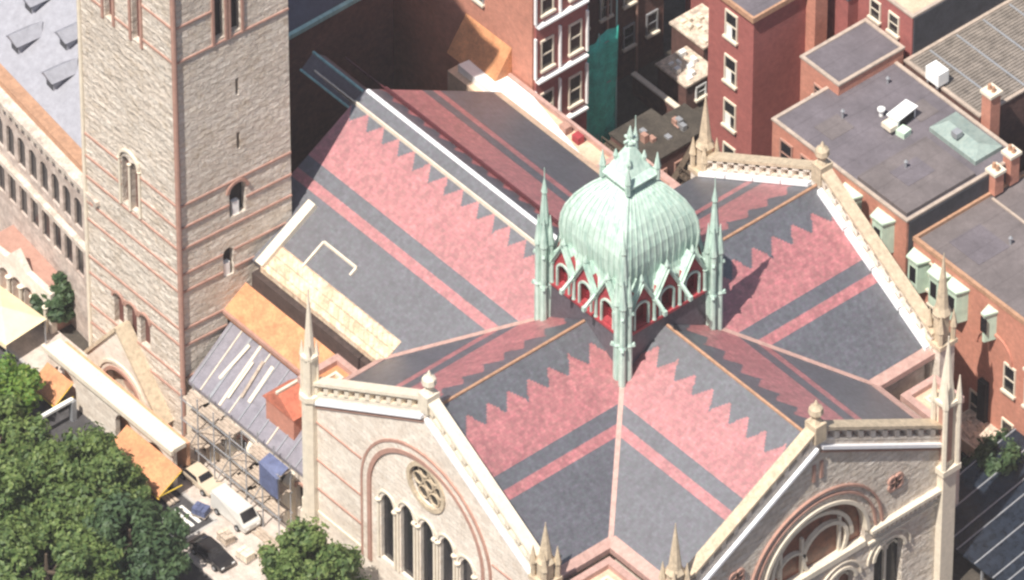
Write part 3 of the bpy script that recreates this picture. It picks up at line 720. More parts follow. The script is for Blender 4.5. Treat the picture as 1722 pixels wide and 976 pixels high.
gd = MB(); gd.M = F1; gd.archring(ax-.3, 4.0, .3, .8, .2, .3, 0, 360, 12); gd.build('roundel', M['brownstone'], go)

# ------------------------------------------------------------------ low stone loggia in front of the tower
lg = thing('loggia', 'low stone street porch with long white coping in front of the tower', 'porch', (-31, -22.5, GZ))
def LG(mb): mb.M = Matrix.Translation((31, 22.5, -GZ)); return mb
LG(m := MB()); m.box(-37.6, -23.2, -22.8, -21.5, 6.0, 6.4); m.build('roof_slab', M['trim'], lg)
LG(m := MB()); m.box(-37.8, -23.0, -23.05, -22.8, 6.1, 6.55); m.build('coping', M['trim'], lg)
LG(m := MB()); F = m.M @ frame(-30.4, -22.7, -90); m.M = F
m.plate([(-7.1, 1), (7.1, 1), (7.1, 6.0), (-7.1, 6.0)], [arch_loop(-5.2, 1.1, 4.4, 1.1, 8), arch_loop(-1.6, 1.1, 4.6, 1.0, 8), arch_loop(5.2, 1.1, 4.2, 1.3, 8)], -.4, 0); m.build('wall', M['stone'], lg)
LG(m := MB()); m.box(-37.4, -23.4, -21.3, -21.0, 1, 6); m.build('back_wall', M['orangewall'], lg)
aw = tag(MB().build('awning', M['orange']), '', '') if False else None
def awning(x0, x1, y0, y1, zh, zl, name_label):
    o = thing('awning', name_label, 'awning', ((x0+x1)/2, y0, zl), 0, 'orange awnings by the porch')
    m = MB(); m.M = Matrix.Translation((-(x0+x1)/2, -y0, -zl))
    m.add([(x0, y0, zh), (x1, y0, zh), (x1, y1, zl), (x0, y1, zl), (x0, y1, zl-.3), (x1, y1, zl-.3), (x0, y0, zh-.06), (x1, y0, zh-.06)], [(0, 1, 2, 3), (3, 2, 5, 4), (0, 3, 4, 6), (1, 7, 5, 2)])
    m.build('canvas', M['orange'], o)
    m = MB(); m.M = Matrix.Translation((-(x0+x1)/2, -y0, -zl))
    for x in (x0, x1): m.bar((x, y0, zh-.1), (x, y1, zl-.05), .06); m.bar((x, y0, zl-.2), (x, y1, zl-.05), .06)
    m.bar((x0, y1, zl-.3), (x1, y1, zl-.3), .07)
    m.build('frame', M['yellowframe'] if 'yellowframe' in M else M['trim'], o)
M['yellowframe'] = plain('yellow_trim', (.85, .62, .08), .6, .1)
awning(-28.4, -22.2, -22.75, -24.9, 5.2, 3.9, 'long orange awning with a yellow front rail at the right end of the porch')
awning(-37.5, -34.6, -22.75, -24.4, 4.9, 3.7, 'short orange awning beside the green treetop at the left end of the porch')
wb = thing('boom_barrier', 'white painted barrier pole standing between the porch and the treetop', 'barrier', (-33.6, -23.6, GZ))
m = MB(); m.bar((0, 0, 2.0), (0, -3.4, 2.0), .28, .22); m.build('pole', M['white'], wb); m = MB(); m.box(-.2, .2, -.2, .2, 0, 1.9); m.build('post', M['metal'], wb)

# ------------------------------------------------------------------ left building with slate roof and dormers
lb = thing('townhouse', 'ornate stone townhouse with pale slate roof and dormers left of the tower', 'building', (-50, -16, GZ+3.8), R(-7))
m = MB(); m.box(-14, 14, 0, 12, -4, 12.5); lw_ = m.build('wall', M['rubble'], lb)
fw = MB(); fw.M = Matrix.Rotation(math.pi, 4, 'Z'); hs = []
xs = [-11.6+1.55*i for i in range(16)]
for z0 in (6.8, 2.2):
    for x in xs: hs.append(arch_loop(x, z0, z0+2.3, .52, 6))
fw.plate([(-14, -4), (14, -4), (14, 12.5), (-14, 12.5)], hs, 0.02, .28); fw.build('facade', blocks('weathered_pinkish_stone', (.56, .47, .41), (.44, .35, .30), (.5, .42, .37), .8, .4, .3, 1.0, (.34, .27, .24)), lb)
for l in hs:
    q = MB(); q.M = Matrix.Rotation(math.pi, 4, 'Z'); q.plate(l, [], .04, .1); q.build('window', M['glass'], lw_)
cn = MB(); cn.box(-14.3, 14.3, -1.3, 0, 12.5, 12.9); cn.box(-14.2, 14.2, -.9, 0, 11.6, 12.5); cn.box(-14.2, 14.2, -.75, 0, 5.6, 6.0)
for i in range(34): cn.box(-14+i*.84, -13.7+i*.84, -1.2, -.9, 12.0, 12.5)
cn.build('cornice', plain('grimy_cornice_stone', (.55, .47, .40), .8, .35, 1.2), lb)
gu = MB(); gu.box(-14.3, 14.3, -.4, .6, 12.9, 13.5); gu.build('gutter', M['terracotta'], lb)
for i in range(24): 
    pass
rf = MB(); rf.add([(-14.3, .5, 13.4), (14.3, .5, 13.4), (14.3, 9.5, 19.0), (-14.3, 9.5, 19.0), (-14.3, 14, 13.4), (14.3, 14, 13.4)], [(0, 1, 2, 3), (3, 2, 5, 4), (0, 3, 4), (1, 5, 2)]); rfo = rf.build('roof', M['slategray'], lb)
for x, y in ((-3.4, 4.3), (-1.6, 2.0), (3.2, 2.0), (1.4, 4.3)):
    z = 13.4+(y-.5)*.622
    d = MB(); d.box(x-.5, x+.5, y-.2, y+1.6, z-.3, z+1.0); do = d.build('dormer', M['slategray'], rfo)
    d = MB(); d.add([(x-.8, y-.5, z+.9), (x+.8, y-.5, z+.9), (x, y-.7, z+1.55), (x-.8, y+1.6, z+.95), (x+.8, y+1.6, z+.95), (x, y+2.2, z+1.6)], [(0, 1, 2), (0, 2, 5, 3), (1, 4, 5, 2), (0, 3, 4, 1), (3, 5, 4)]); d.build('dormer_roof', M['slategray'], do)
    d = MB(); d.box(x-.42, x+.42, y-.24, y-.2, z-.1, z+.85); d.build('window', M['glass'], do)
for i, (x, y, s, nm) in enumerate(((-45.5, -19.2, 1, 'carved stone entrance pavilion with small arches below the townhouse facade'),)):
    pv = thing('entrance_pavilion', nm, 'pavilion', (x, y, GZ))
    m = MB(); F = frame(0, 0, -90); m.M = F; m.plate([(-4, 0), (4, 0), (4, 4.0), (1.2, 4.2), (0, 5.6), (-1.2, 4.2), (-4, 4.0)], [arch_loop(c, .2, 2.4, .5, 6) for c in (-2.8, -1.4, 0, 1.4, 2.8)], -.5, 0); m.build('arcade', M['stone'], pv)
    m = MB(); m.box(-3.9, 3.9, .5, 3, 0, 3.8); m.build('back_wall', M['brownstone'], pv)
    for c in (-3.6, -2.1, -.7, .7, 2.1, 3.6):
        m = MB(); m.stack(c, -.2, [(.22, 0), (.16, .3), (.16, 2.4), (.26, 2.7)], 8); m.build('column', M['trim'], pv)
cc = thing('market_canopy', 'square cream canvas canopy at the left edge above the trees', 'canopy', (-43.0, -21.8, GZ), R(4))
m = MB(); m.add([(-3, -2.4, 2.6), (2.2, -2.4, 2.6), (2.2, 1.6, 2.6), (-3, 1.6, 2.6), (-.4, -.4, 3.4)], [(0, 1, 4), (1, 2, 4), (2, 3, 4), (3, 0, 4), (0, 3, 2, 1)]); m.box(-3, 2.2, -2.42, -2.38, 2.2, 2.6); m.build('canvas', M['cream_can'], cc)
for x, y in ((-2.9, -2.3), (2.1, -2.3), (2.1, 1.5), (-2.9, 1.5)):
    m = MB(); m.stack(x, y, [(.05, 0), (.05, 2.6)], 6); m.build('pole', M['metal'], cc)

# ------------------------------------------------------------------ buildings behind the nave
def win(parent, F, x, z, w_, h_, fmat='white', glass='glass', y=.0, sash=True, arch=False):
    g_ = MB(); g_.M = F; g_.box(x-w_/2, x+w_/2, y+.01, y+.04, z, z+h_); go = g_.build('window', M[glass], parent)
    f = MB(); f.M = F
    for q in ((x-w_/2-.12, x-w_/2, z, z+h_), (x+w_/2, x+w_/2+.12, z, z+h_), (x-w_/2-.12, x+w_/2+.12, z+h_, z+h_+.16)): f.box(q[0], q[1], y, y+.12, q[2], q[3])
    if sash: f.box(x-w_/2, x+w_/2, y+.04, y+.08, z+h_*.48, z+h_*.53)
    f.build('frame', M[fmat], go)
    s_ = MB(); s_.M = F; s_.box(x-w_/2-.2, x+w_/2+.2, y, y+.28, z-.2, z); s_.build('sill', M['trim'], go)
    return go

B = thing('brick_apartment_block', 'tall salmon brick block behind the nave with white window bays on its corner', 'building', (-40, 22, GZ))
TB_ = Matrix.Translation((40, -22, -GZ))
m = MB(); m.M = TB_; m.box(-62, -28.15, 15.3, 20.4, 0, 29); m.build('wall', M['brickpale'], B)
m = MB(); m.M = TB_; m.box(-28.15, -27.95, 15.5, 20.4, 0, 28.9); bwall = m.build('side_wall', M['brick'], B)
F = TB_ @ frame(-27.95, 17.8, 0)
for z in (11.2, 16.3, 21.6):
    for x in (1.3, -1.4):
        win(bwall, F, x, z+.9, 1.0, 2.6, 'trim', 'glass')
    s_ = MB(); s_.M = F; s_.box(-2.4, 2.4, 0, .45, z-.02, z+.16); s_.build('white_balcony_ledge', M['white'], bwall)
    for x in (2.45, .1, -2.5): o_ = MB(); o_.M = F; o_.box(x-.07, x+.07, 0, .22, z+.3, z+4.2); o_.build('white_mullion', M['white'], bwall)
# lean-to against the block, caught by the sun
m = MB(); m.M = TB_; m.add([(-35.5, 15.28, 18.0), (-30.4, 15.28, 18.0), (-30.4, 13.4, 15.25), (-35.5, 13.4, 15.25), (-35.5, 15.28, 15.22), (-30.4, 15.28, 15.22)], [(0, 1, 2, 3), (1, 5, 2), (0, 3, 4), (3, 2, 5, 4)]); m.build('lean_to', M['orange'], B)
for i in range(5): win(B, TB_ @ frame(0, 15.3, -90), 44.5-i*2.6+0, 20.2, 1.0, 2.0, 'metal', 'glass')

G = thing('slate_roofed_hall', 'dark hall with teal copper gutter in the tower shadow', 'building', (-48, 5, GZ))
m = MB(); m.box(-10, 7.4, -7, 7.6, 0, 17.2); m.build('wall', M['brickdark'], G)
m = MB(); m.add([(-10, -7, 17.3), (7.6, -7, 17.3), (7.6, 7.7, 17.3), (-10, 7.7, 17.3), (-1, -7, 21), (-1, 7.7, 21)], [(0, 4, 5, 3), (1, 2, 5, 4), (0, 1, 4), (2, 3, 5)]); m.build('roof', plain('blue_black_slate', (.06, .07, .10), .5, .2), G)
m = MB(); m.bar((7.75, -7, 17.4), (7.75, 7.7, 17.4), .35, .35); m.bar((7.6, -7.1, 17.45), (-1, -7.1, 21.1), .3, .2); m.build('gutter', M['teal'], G)

net = thing('debris_netting', 'green debris netting hung on a scaffold behind the copper lantern', 'netting', (-28.8, 22.6, GZ))
m = MB()
NX, NZ = 16, 12
for face in range(2):
    vs_, fs_ = [], []
    for j in range(NZ+1):
        for i in range(NX+1):
            t = i/NX; z = 13.2*j/NZ
            if face == 0: p = (.0+.14*math.sin(9*t+z*.4)+.06*math.sin(23*t), -1.9+3.4*t, z if j < NZ else z+.7*t)
            else: p = (-2.2*t, -1.9+.12*math.sin(8*t+z), z if j < NZ else z)
            vs_.append(p)
    for j in range(NZ):
        for i in range(NX): a = j*(NX+1)+i; fs_.append((a, a+1, a+NX+2, a+NX+1))
    b0 = len(m.v); m.add(vs_, fs_)
no = m.build('net', M['green_net'], net, True); sol = no.modifiers.new('s', 'SOLIDIFY'); sol.thickness = .03
for y in (-1.9, -.2, 1.5):
    m = MB(); m.bar((-.12, y, 0), (-.12, y, 16.5 if y > 1 else 13.8), .09); m.build('scaffold_pole', M['teal'], net)
for z in (4, 8.6, 12.6):
    m = MB(); m.bar((-.14, -1.9, z), (-.14, 1.5, z), .07); m.build('scaffold_rail', M['metal'], net)

B2 = thing('brown_brick_house', 'tall dark brown brick house standing behind the green netting', 'house', (-44, 33, GZ))
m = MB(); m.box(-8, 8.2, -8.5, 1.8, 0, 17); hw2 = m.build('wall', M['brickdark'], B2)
F = frame(8.2, -3, 0)
for i in range(4):
    for z in (3, 7.2, 11.4): win(hw2, F, -3.6+i*2.3, z, .9, 1.9, 'metal', 'glass')
for y in (-7.2, -3.9, -1.0):
    m = MB(); m.bar((8.35, y, 0), (8.35, y, 17), .16); m.build('drainpipe', M['brownstone'], B2)
# courtyard: low rear extensions with broken pale roofs
for i, (x, y, w_, d_, h_, lab, mm) in enumerate(((-33.2, 36.4, 3.6, 3.0, 3.6, 'low rear extension with a cluttered pale flat roof, farthest from the lantern', 'rubble'),
        (-31.4, 33.2, 3.2, 2.8, 2.6, 'low rear extension with a speckled cream flat roof beside the tall red brick house', 'rubble'),
        (-35.5, 39.6, 3.6, 2.6, 5.0, 'brown rear extension with white window at the top of the yard', 'tan'))):
    e_ = thing('rear_extension', lab, 'outbuilding', (x, y, GZ), 0, 'rear extensions in the yard')
    m = MB(); m.box(-w_/2, w_/2, -d_/2, d_/2, 0, h_); m.build('wall', M['brickdark'] if i != 2 else M['brick'], e_)
    m = MB(); m.box(-w_/2-.15, w_/2+.15, -d_/2-.15, d_/2+.15, h_, h_+.18); m.build('roof', M[mm], e_)
    for k in range(9):
        m = MB(); a, b_ = random.uniform(-w_/2+.2, w_/2-.5), random.uniform(-d_/2+.2, d_/2-.5); m.box(a, a+random.uniform(.2, .5), b_, b_+random.uniform(.2, .5), h_+.18, h_+random.uniform(.3, .8))
        m.build('roof_clutter', M['white'] if i else M['trim'], e_)
    win(e_, frame(w_/2, 0, 0), 0, h_*.35, .8, h_*.4, 'white', 'glass')
fw_ = thing('garden_wall', 'narrow pale topped garden wall crossing the dark yard', 'wall', (-29.5, 30.3, GZ))
m = MB(); m.box(-4.5, 4.5, -.15, .15, 0, 1.9); m.build('wall', M['brickdark'], fw_); m = MB(); m.box(-4.6, 4.6, -.22, .22, 1.9, 2.05); m.build('coping', M['trim'], fw_)

# ------------------------------------------------------------------ red brick house A and neighbours
A = thing('red_brick_house', 'tall red brick house with white sash windows behind the gable arcade', 'house', (-20.4, 30.5, GZ))
TA = Matrix.Translation((20.4, -30.5, -GZ))
m = MB(); m.M = TA; m.box(-22.9, -18.0, 27.7, 34.0, 0, 21.9); wa = m.build('wall', M['brick'], A)
m = MB(); m.M = TA; m.box(-23.0, -17.85, 27.5, 34.1, 21.9, 22.2); m.build('roof', M['tar'], A)
m = MB(); m.M = TA; m.box(-23.1, -17.75, 27.4, 27.62, 21.85, 22.3); m.box(-17.95, -17.75, 27.62, 34.1, 21.85, 22.3); m.build('coping', M['terracotta'], A)
F = TA @ frame(-20.45, 27.7, -90)
for z in (18.6, 14.3, 10.0, 5.7):
    for x in (-.1,):
        go = win(wa, F, x, z, 1.1, 2.3, 'trim', 'glass')
        b = MB(); b.M = F; b.box(x-.1, x+.5, .05, .09, z+.05, z+1.1); b.build('blind', M['white'], go)
F = TA @ frame(-18.0, 30.8, 0)
ch = MB(); ch.M = TA; ch.box(-18.0, -17.0, 32.8, 34.0, 0, 22.8); ch.build('chimney', M['brickpale'], A)
A2 = thing('brick_house', 'dark red brick house filling the gap right of the tall red house', 'house', (-18.5, 38.5, GZ))
m = MB(); m.box(-4, 2.6, -3.5, 4, 0, 18.5); a2w = m.build('wall', M['brick'], A2)
m = MB(); m.box(-4.1, 2.7, -3.6, 4.1, 18.5, 18.8); m.build('roof', M['tar'], A2)
win(a2w, frame(2.6, 0, 0), 2.2, 13.6, 1, 2, 'white', 'glass')
win(a2w, frame(2.6, 0, 0), -.6, 13.6, 1, 2, 'white', 'glass')

def flat(name, label, x0, x1, y0, y1, zt, roof, wallm, south=None, par=.16, cop='trimgrey'):
    cx, cy = (x0+x1)/2, (y0+y1)/2
    t = thing(name, label, 'building', (cx, cy, GZ)); T = Matrix.Translation((-cx, -cy, -GZ))
    m = MB(); m.M = T; m.box(x0, x1, y0, y1, 0, zt); wo_ = m.build('wall', M[wallm], t)
    m = MB(); m.M = T; m.box(x0+.2, x1-.2, y0+.2, y1-.2, zt, zt+.06); ro_ = m.build('roof', M[roof], t)
    m = MB(); m.M = T
    for q in ((x0-.08, x1+.08, y0-.08, y0+.2), (x0-.08, x1+.08, y1-.2, y1+.08), (x0-.08, x0+.2, y0+.2, y1-.2), (x1-.2, x1+.08, y0+.2, y1-.2)): m.box(*q, zt, zt+par)
    m.build('coping', M[cop], t)
    return t, T, wo_, ro_
tC, TC, wC, rC = flat('flat_roofed_house', 'small brick house with grey flat roof and pale coping above the larger grey roof', -14.3, -10.2, 29.0, 35.3, 20, 'tar', 'brickpale')
win(wC, TC @ frame(-12.2, 29.0, -90), 0, 17.6, .9, .9, 'brownstone', 'glass')
tD, TD, wD, rD = flat('grey_roofed_house', 'broad grey flat roofed house with pale green copper bays behind the far gable', -11.4, 3.0, 23.7, 34.6, 19, 'tar', 'brickpale')
for x in (-9.8, -7.6): win(wD, TD @ frame(-4.5, 23.7, -90), -(x+4.5), 15.6, 1.1, 2.2, 'brownstone', 'glass')
tE, TE, wE_, rE = flat('long_brick_terrace', 'long salmon brick terrace with grey roof and green bays along the right edge', 3.14, 40, 24.3, 48, 17, 'tar2', 'brickpale', par=.35, cop='terracotta')
tK, TK, wK, rK = flat('metal_roofed_house', 'house with brown corrugated metal roof near the top right corner', -9.9, -1.9, 35.2, 58, 19, 'corr', 'brickdark')
co = MB(); co.M = TK
for i in range(26): co.bar((-9.5+i*.29, 35.6, 19.1), (-9.5+i*.29, 57.6, 19.1), .11, .1)
co.build('corrugation', M['corr'], rK)
co = MB(); co.M = TK
for k in range(7): co.box(-9.5, -2.2, 37.2+k*2.6, 37.35+k*2.6, 19.12, 19.2)
co.build('sheet_joint', M['metal'], rK)
tH, TH, wH, rH = flat('cream_coped_house', 'tall house with cream coping and a dark blank side wall at the top edge', -16.5, -10.1, 36.0, 60, 22.6, 'tan', 'brick')
dk = MB(); dk.M = TH; dk.box(-10.1, -9.96, 36.1, 60, 18.9, 22.55); dk.build('side_wall', plain('near_black_wall', (.045, .045, .055), .8, .3, 1), tH)  # near-black sheet over the upper east face
win(wH, TH @ frame(-13, 36.0, -90), 1.0, 20.0, .9, 1.6, 'trim', 'glass'); win(wH, TH @ frame(-13, 36.0, -90), -1.0, 20.0, .9, 1.6, 'trim', 'glass')
# raised slab with a step on the grey roof
m = MB(); m.M = TD; m.box(-2.6, 2.65, 24.02, 30.6, 19.06, 19.4); m.build('raised_deck', M['tar2'], rD)
dk = MB(); dk.M = TD; dk.box(3.0, 3.12, 23.9, 34.4, 12, 18.9); dk.build('side_wall_shade_sheet', bpy.data.materials['near_black_wall'], tD)  # shade of the east wall put in as a near-black sheet

def bay(parent, T, x, ysouth, z0, z1, wid=1.5, dep=.9):
    b = MB(); b.M = T; b.prism([(x-wid/2, ysouth), (x-wid/2+.3, ysouth-dep), (x+wid/2-.3, ysouth-dep), (x+wid/2, ysouth)], z0, z1); bo = b.build('bay_window', M['palegreen'], parent)
    c = MB(); c.M = T; c.prism([(x-wid/2-.12, ysouth), (x-wid/2+.2, ysouth-dep-.14), (x+wid/2-.2, ysouth-dep-.14), (x+wid/2+.12, ysouth)], z1, z1+.16); c.build('cornice', M['palegreen'], bo)
    g_ = MB(); g_.M = T; g_.box(x-.32, x+.32, ysouth-dep-.02, ysouth-dep+.02, z0+.9, z0+2.3); g_.build('pane', M['glass'], bo)
for x in (-2.6, .9): bay(wD, TD, x, 23.7, 15.2, 18.2, 1.7)
for x in (4.1, 6.3, 8.2): bay(wE_, TE, x, 24.3, 13.3, 16.2, 1.6)
bay(wE_, TE, 11.6, 24.3, 13.6, 16.2, .8)
FE_ = TE @ frame(21.3, 24.3, -90)
for x, z in ((5.4, 9.6), (5.2, 13.6), (2.9, 9.6), (13.6, 9.6), (15.8, 9.6), (13.6, 4.2), (10.2, 4.6), (5.4, 4.2), (15.8, 13.2), (18, 9.6)):
    win(wE_, FE_, -(x-21.3+0), z, 1.0, 2.4, 'trim', 'glass')
wn = MB(); wn.M = FE_; wn.archring(-(11.9-21.3), 12.2, 1.7, 1.95, 0, .14, 0, 180, 14); wn.build('relieving_arch', M['brickpale'], wE_)
rec = MB(); rec.M = TE; rec.box(10.7, 11.5, 23.9, 24.3, 2, 9.0); rec.build('dark_downpipe_recess', M['dark'], wE_)

# rooftop things
def chimney(x, y, z, h, w_, label):
    t = thing('chimney', label, 'chimney', (x, y, z), 0, 'brick chimneys at the right edge')
    m = MB(); m.box(-w_/2, w_/2, -w_/2, w_/2, 0, h); m.build('stack', M['brickpale'], t)
    m = MB(); m.box(-w_/2-.12, w_/2+.12, -w_/2-.12, w_/2+.12, h, h+.25); m.build('cap', M['trim'], t)
    for s_ in (-1, 1): m = MB(); m.stack(s_*w_*.22, 0, [(.16, h+.25), (.13, h+.7)], 8); m.build('pot', M['terracotta'], t)
chimney(-1.2, 35.6, 17.3, 4.3, .95, 'tall narrow brick chimney below the corrugated roof')
chimney(3.2, 33.6, 17.3, 2.6, .85, 'short brick chimney at the edge of the long terrace roof, farther back')
chimney(3.3, 32.0, 17.3, 1.9, .85, 'squat brick chimney at the edge of the long terrace roof, nearest the church')
hb = thing('roof_hatch', 'white roof hatch box with dark open side on the grey roof', 'roof hatch', (-5.2, 30.7, 19.06), R(8))
m = MB(); m.box(-.45, .45, -1.1, .9, 0, 1.0); m.build('box', M['white'], hb); m = MB(); m.box(.46, .5, -.9, .7, .1, .85); m.build('opening', M['dark'], hb); m = MB(); m.box(-.55, .6, -1.2, 1.0, 1.0, 1.1); m.build('lid', M['white'], hb)
m = MB(); m.box(.6, 1.4, -1.5, -.7, 0, .5); m.build('kerb_box', M['palegreen'], hb)
vt = thing('roof_vent', 'small white vent left of the white roof hatch', 'vent', (-6.6, 29.9, 19.06)); m = MB(); m.stack(0, 0, [(.16, 0), (.16, .5), (.3, .55), (.3, .7), (.05, .85)], 10); m.build('cowl', M['white'], vt)
v2 = thing('roof_vent', 'cream box vent in front of the white roof hatch', 'vent', (-4.9, 29.1, 19.5)); m = MB(); m.box(-.5, .5, -.3, .3, 0, .4); m.build('cowl', M['trim'], v2)
sk = thing('skylight', 'pale green copper skylight at the corner of the grey roof', 'skylight', (-.2, 32.6, 19.06))
m = MB(); m.add([(-2.9, -1.2, .4), (2.0, -1.2, .4), (2.0, 1.4, .4), (-2.9, 1.4, .4), (-2.2, 0, .8), (1, 0, .8)], [(0, 1, 5, 4), (2, 3, 4, 5), (1, 2, 5), (3, 0, 4)]); m.box(-2.9, 2, -1.2, 1.4, 0, .4); m.build('copper_roof', copper('grey_green_copper', (.28, .34, .31), (.18, .25, .24)), sk)
m = MB(); m.box(-.9, -.3, -.95, -.35, .8, 1.25); m.build('upstand', M['metal'], sk)
wbx = thing('cooling_unit', 'bright white square cooling unit on the corrugated roof', 'cooling unit', (-6.6, 35.3, 19.3))
m = MB(); m.box(-.7, .7, -.5, .5, .1, 1.25); m.build('casing', M['white'], wbx); m = MB(); m.stack(0, 0, [(.4, 1.25), (.4, 1.3)], 16); m.build('fan_grille', M['white'], wbx)
for i, j in ((-1, -1), (1, -1), (1, 1), (-1, 1)): m = MB(); m.box(i*.5-.08, i*.5+.08, j*.4-.08, j*.4+.08, -.2, .1); m.build('foot', M['metal'], wbx)

# ------------------------------------------------------------------ right hand yard
gc = thing('glazed_canopy', 'dark glazed canopy with pale sloping bars in the shaded yard', 'canopy', (22, 21, GZ))
m = MB(); m.add([(-7.5, -7, 2.2), (8, -7, 2.2), (8, 3.0, 4.4), (-7.5, 3.0, 4.4), (-7.5, -7, 2.1), (8, -7, 2.1), (8, 3.0, 4.3), (-7.5, 3.0, 4.3)], [(0, 1, 2, 3), (7, 6, 5, 4), (0, 3, 7, 4), (1, 5, 6, 2), (0, 4, 5, 1), (2, 6, 7, 3)]); m.build('glazing', plain('dark_canopy_glass', (.015, .02, .03), .25, .6, 2), gc)
for i in range(10):
    x = -7.3+i*1.6+.3*(i % 3); m = MB(); m.bar((x, -7, 2.26), (x, 3.0, 4.46), .09); m.build('glazing_bar', M['metal'], gc)
for x in (-7.2, 0, 7.6):
    for y in (-6.8, 2.6): m = MB(); m.box(x-.08, x+.08, y-.08, y+.08, 0, 2.1); m.build('post', M['metal'], gc)
sk_ = thing('rubble_skip', 'pale skip heaped with broken masonry beside the red terrace', 'skip', (11.6, 23.3, GZ+1.2))
m = MB(); m.add([(-1.7, -1.4, 0), (1.7, -1.4, 0), (1.7, 1.4, 0), (-1.7, 1.4, 0), (-2, -1.6, 1.4), (2, -1.6, 1.4), (2, 1.6, 1.4), (-2, 1.6, 1.4)], [(0, 1, 5, 4), (1, 2, 6, 5), (2, 3, 7, 6), (3, 0, 4, 7), (3, 2, 1, 0)]); m.box(-2, 2, -1.6, 1.6, 1.3, 1.45); m.build('bin', M['trim'], sk_)
m = MB(); m.box(-1.85, 1.85, -1.45, 1.45, 1.38, 1.5)
for k in range(50):
    x, y = random.uniform(-1.8, 1.6), random.uniform(-1.4, 1.2); m.box(x, x+random.uniform(.15, .5), y, y+random.uniform(.15, .5), 1.4, 1.45+random.uniform(.02, .3))
m.build('rubble', M['rubble'], sk_)
m = MB(); m.box(-1.9, 1.9, -1.5, 1.5, -1.2, 0); m.build('base', M['dark'], sk_)

# ------------------------------------------------------------------ trees
def tree(name, x, y, h, rx, rh, n, mat, label, cat='tree', group=None, seed=1, leaf=.25):
    n = int(n*1.7)
    rnd = random.Random(seed); t = thing(name, label, cat, (x, y, GZ), 0, group)
    tr_ = MB(); tr_.stack(0, 0, [(.32*rx/4, 0), (.22*rx/4, h*.45), (.1, h*.8)], 8)
    for k in range(7):
        a = 2*math.pi*k/7+rnd.random(); z = h*(.35+.04*k); tr_.frust((0, 0, z), (rx*.65*math.cos(a), rx*.65*math.sin(a), z+h*.22), .12*rx/4+.03, .03, 6)
    tr_.build('trunk', M['bark'], t)
    clumps = []
    for k in range(int(30+rx*26)):
        a = rnd.uniform(0, 2*math.pi); u = rnd.uniform(-.75, 1); s = (1-u*u*.9)**.5; q = rnd.uniform(.6, 1.03)
        clumps.append((rx*q*s*math.cos(a), rx*q*s*math.sin(a), h-rh+rh*u*q, rnd.uniform(.35, .95)*min(1, rx/3.2)))
    vs_, fs_ = [], []
    for k in range(n):
        cx, cy, cz, cr = rnd.choice(clumps)
        d = Vector((rnd.gauss(0, 1), rnd.gauss(0, 1), rnd.gauss(0, .75))); d = d.normalized()*cr*rnd.uniform(.15, 1.25)
        c = Vector((cx, cy, cz))+d
        nrm = (d.normalized()+Vector((rnd.gauss(0, .45), rnd.gauss(0, .45), .35+rnd.gauss(0, .4)))).normalized()
        a_ = nrm.orthogonal().normalized(); b_ = nrm.cross(a_); th = rnd.uniform(0, 6.28); a_, b_ = a_*math.cos(th)+b_*math.sin(th), b_*math.cos(th)-a_*math.sin(th)
        L_ = leaf*rnd.uniform(.6, 1.25); W_ = L_*.55; b0 = len(vs_)
        vs_ += [tuple(c-a_*L_), tuple(c+b_*W_), tuple(c+a_*L_), tuple(c-b_*W_)]; fs_.append((b0, b0+1, b0+2, b0+3))
    me = bpy.data.meshes.new('crown'); me.from_pydata(vs_, [], fs_); me.materials.append(mat)
    o = bpy.data.objects.new('crown', me); C.objects.link(o); o.parent = t
GT = 'street trees along the kerb'
tree('street_tree', -31.4, -32.6, 6.4, 4.4, 3.1, 15000, M['leaf'], 'broad green tree at the left edge in front of the cream canopy', group=GT, seed=3)
tree('street_tree', -24.6, -30.4, 7.2, 4.6, 3.4, 15000, M['leaf'], 'round green tree just left of the long orange awning', group=GT, seed=4)
tree('street_tree', -17.6, -31.2, 6.8, 4.0, 3.2, 12000, M['leafd'], 'darker green tree whose crown reaches the pale pavement', group=GT, seed=5)
tree('street_tree', -26.5, -38.5, 8.5, 5.2, 3.8, 16000, M['leaf'], 'big green tree in the bottom left corner', group=GT, seed=6)
tree('street_tree', -18.5, -38.0, 8.3, 5.0, 3.8, 16000, M['leaf'], 'green tree at the bottom edge left of the pale pavement', group=GT, seed=8)
tree('street_tree', -6.6, -24.0, 7.4, 3.4, 3.0, 11000, M['leaf'], 'smaller green tree at the foot of the sunlit gable', group=GT, seed=9)
tree('street_tree', -36.3, -27.2, 5.0, 2.0, 1.7, 5000, M['leafy'], 'small yellow green tree beside the short orange awning', group=GT, seed=10)
tree('shrub', -42.2, -18.2, 4.2, 1.6, 1.7, 4000, M['leafd'], 'dark round shrub between the townhouse and the tower', 'shrub', seed=11)
tree('yard_tree', 15.6, 22.0, 4.6, 2.3, 1.9, 5000, M['leafd'], 'dark shaded tree at the foot of the panelled turret', 'tree', seed=12)

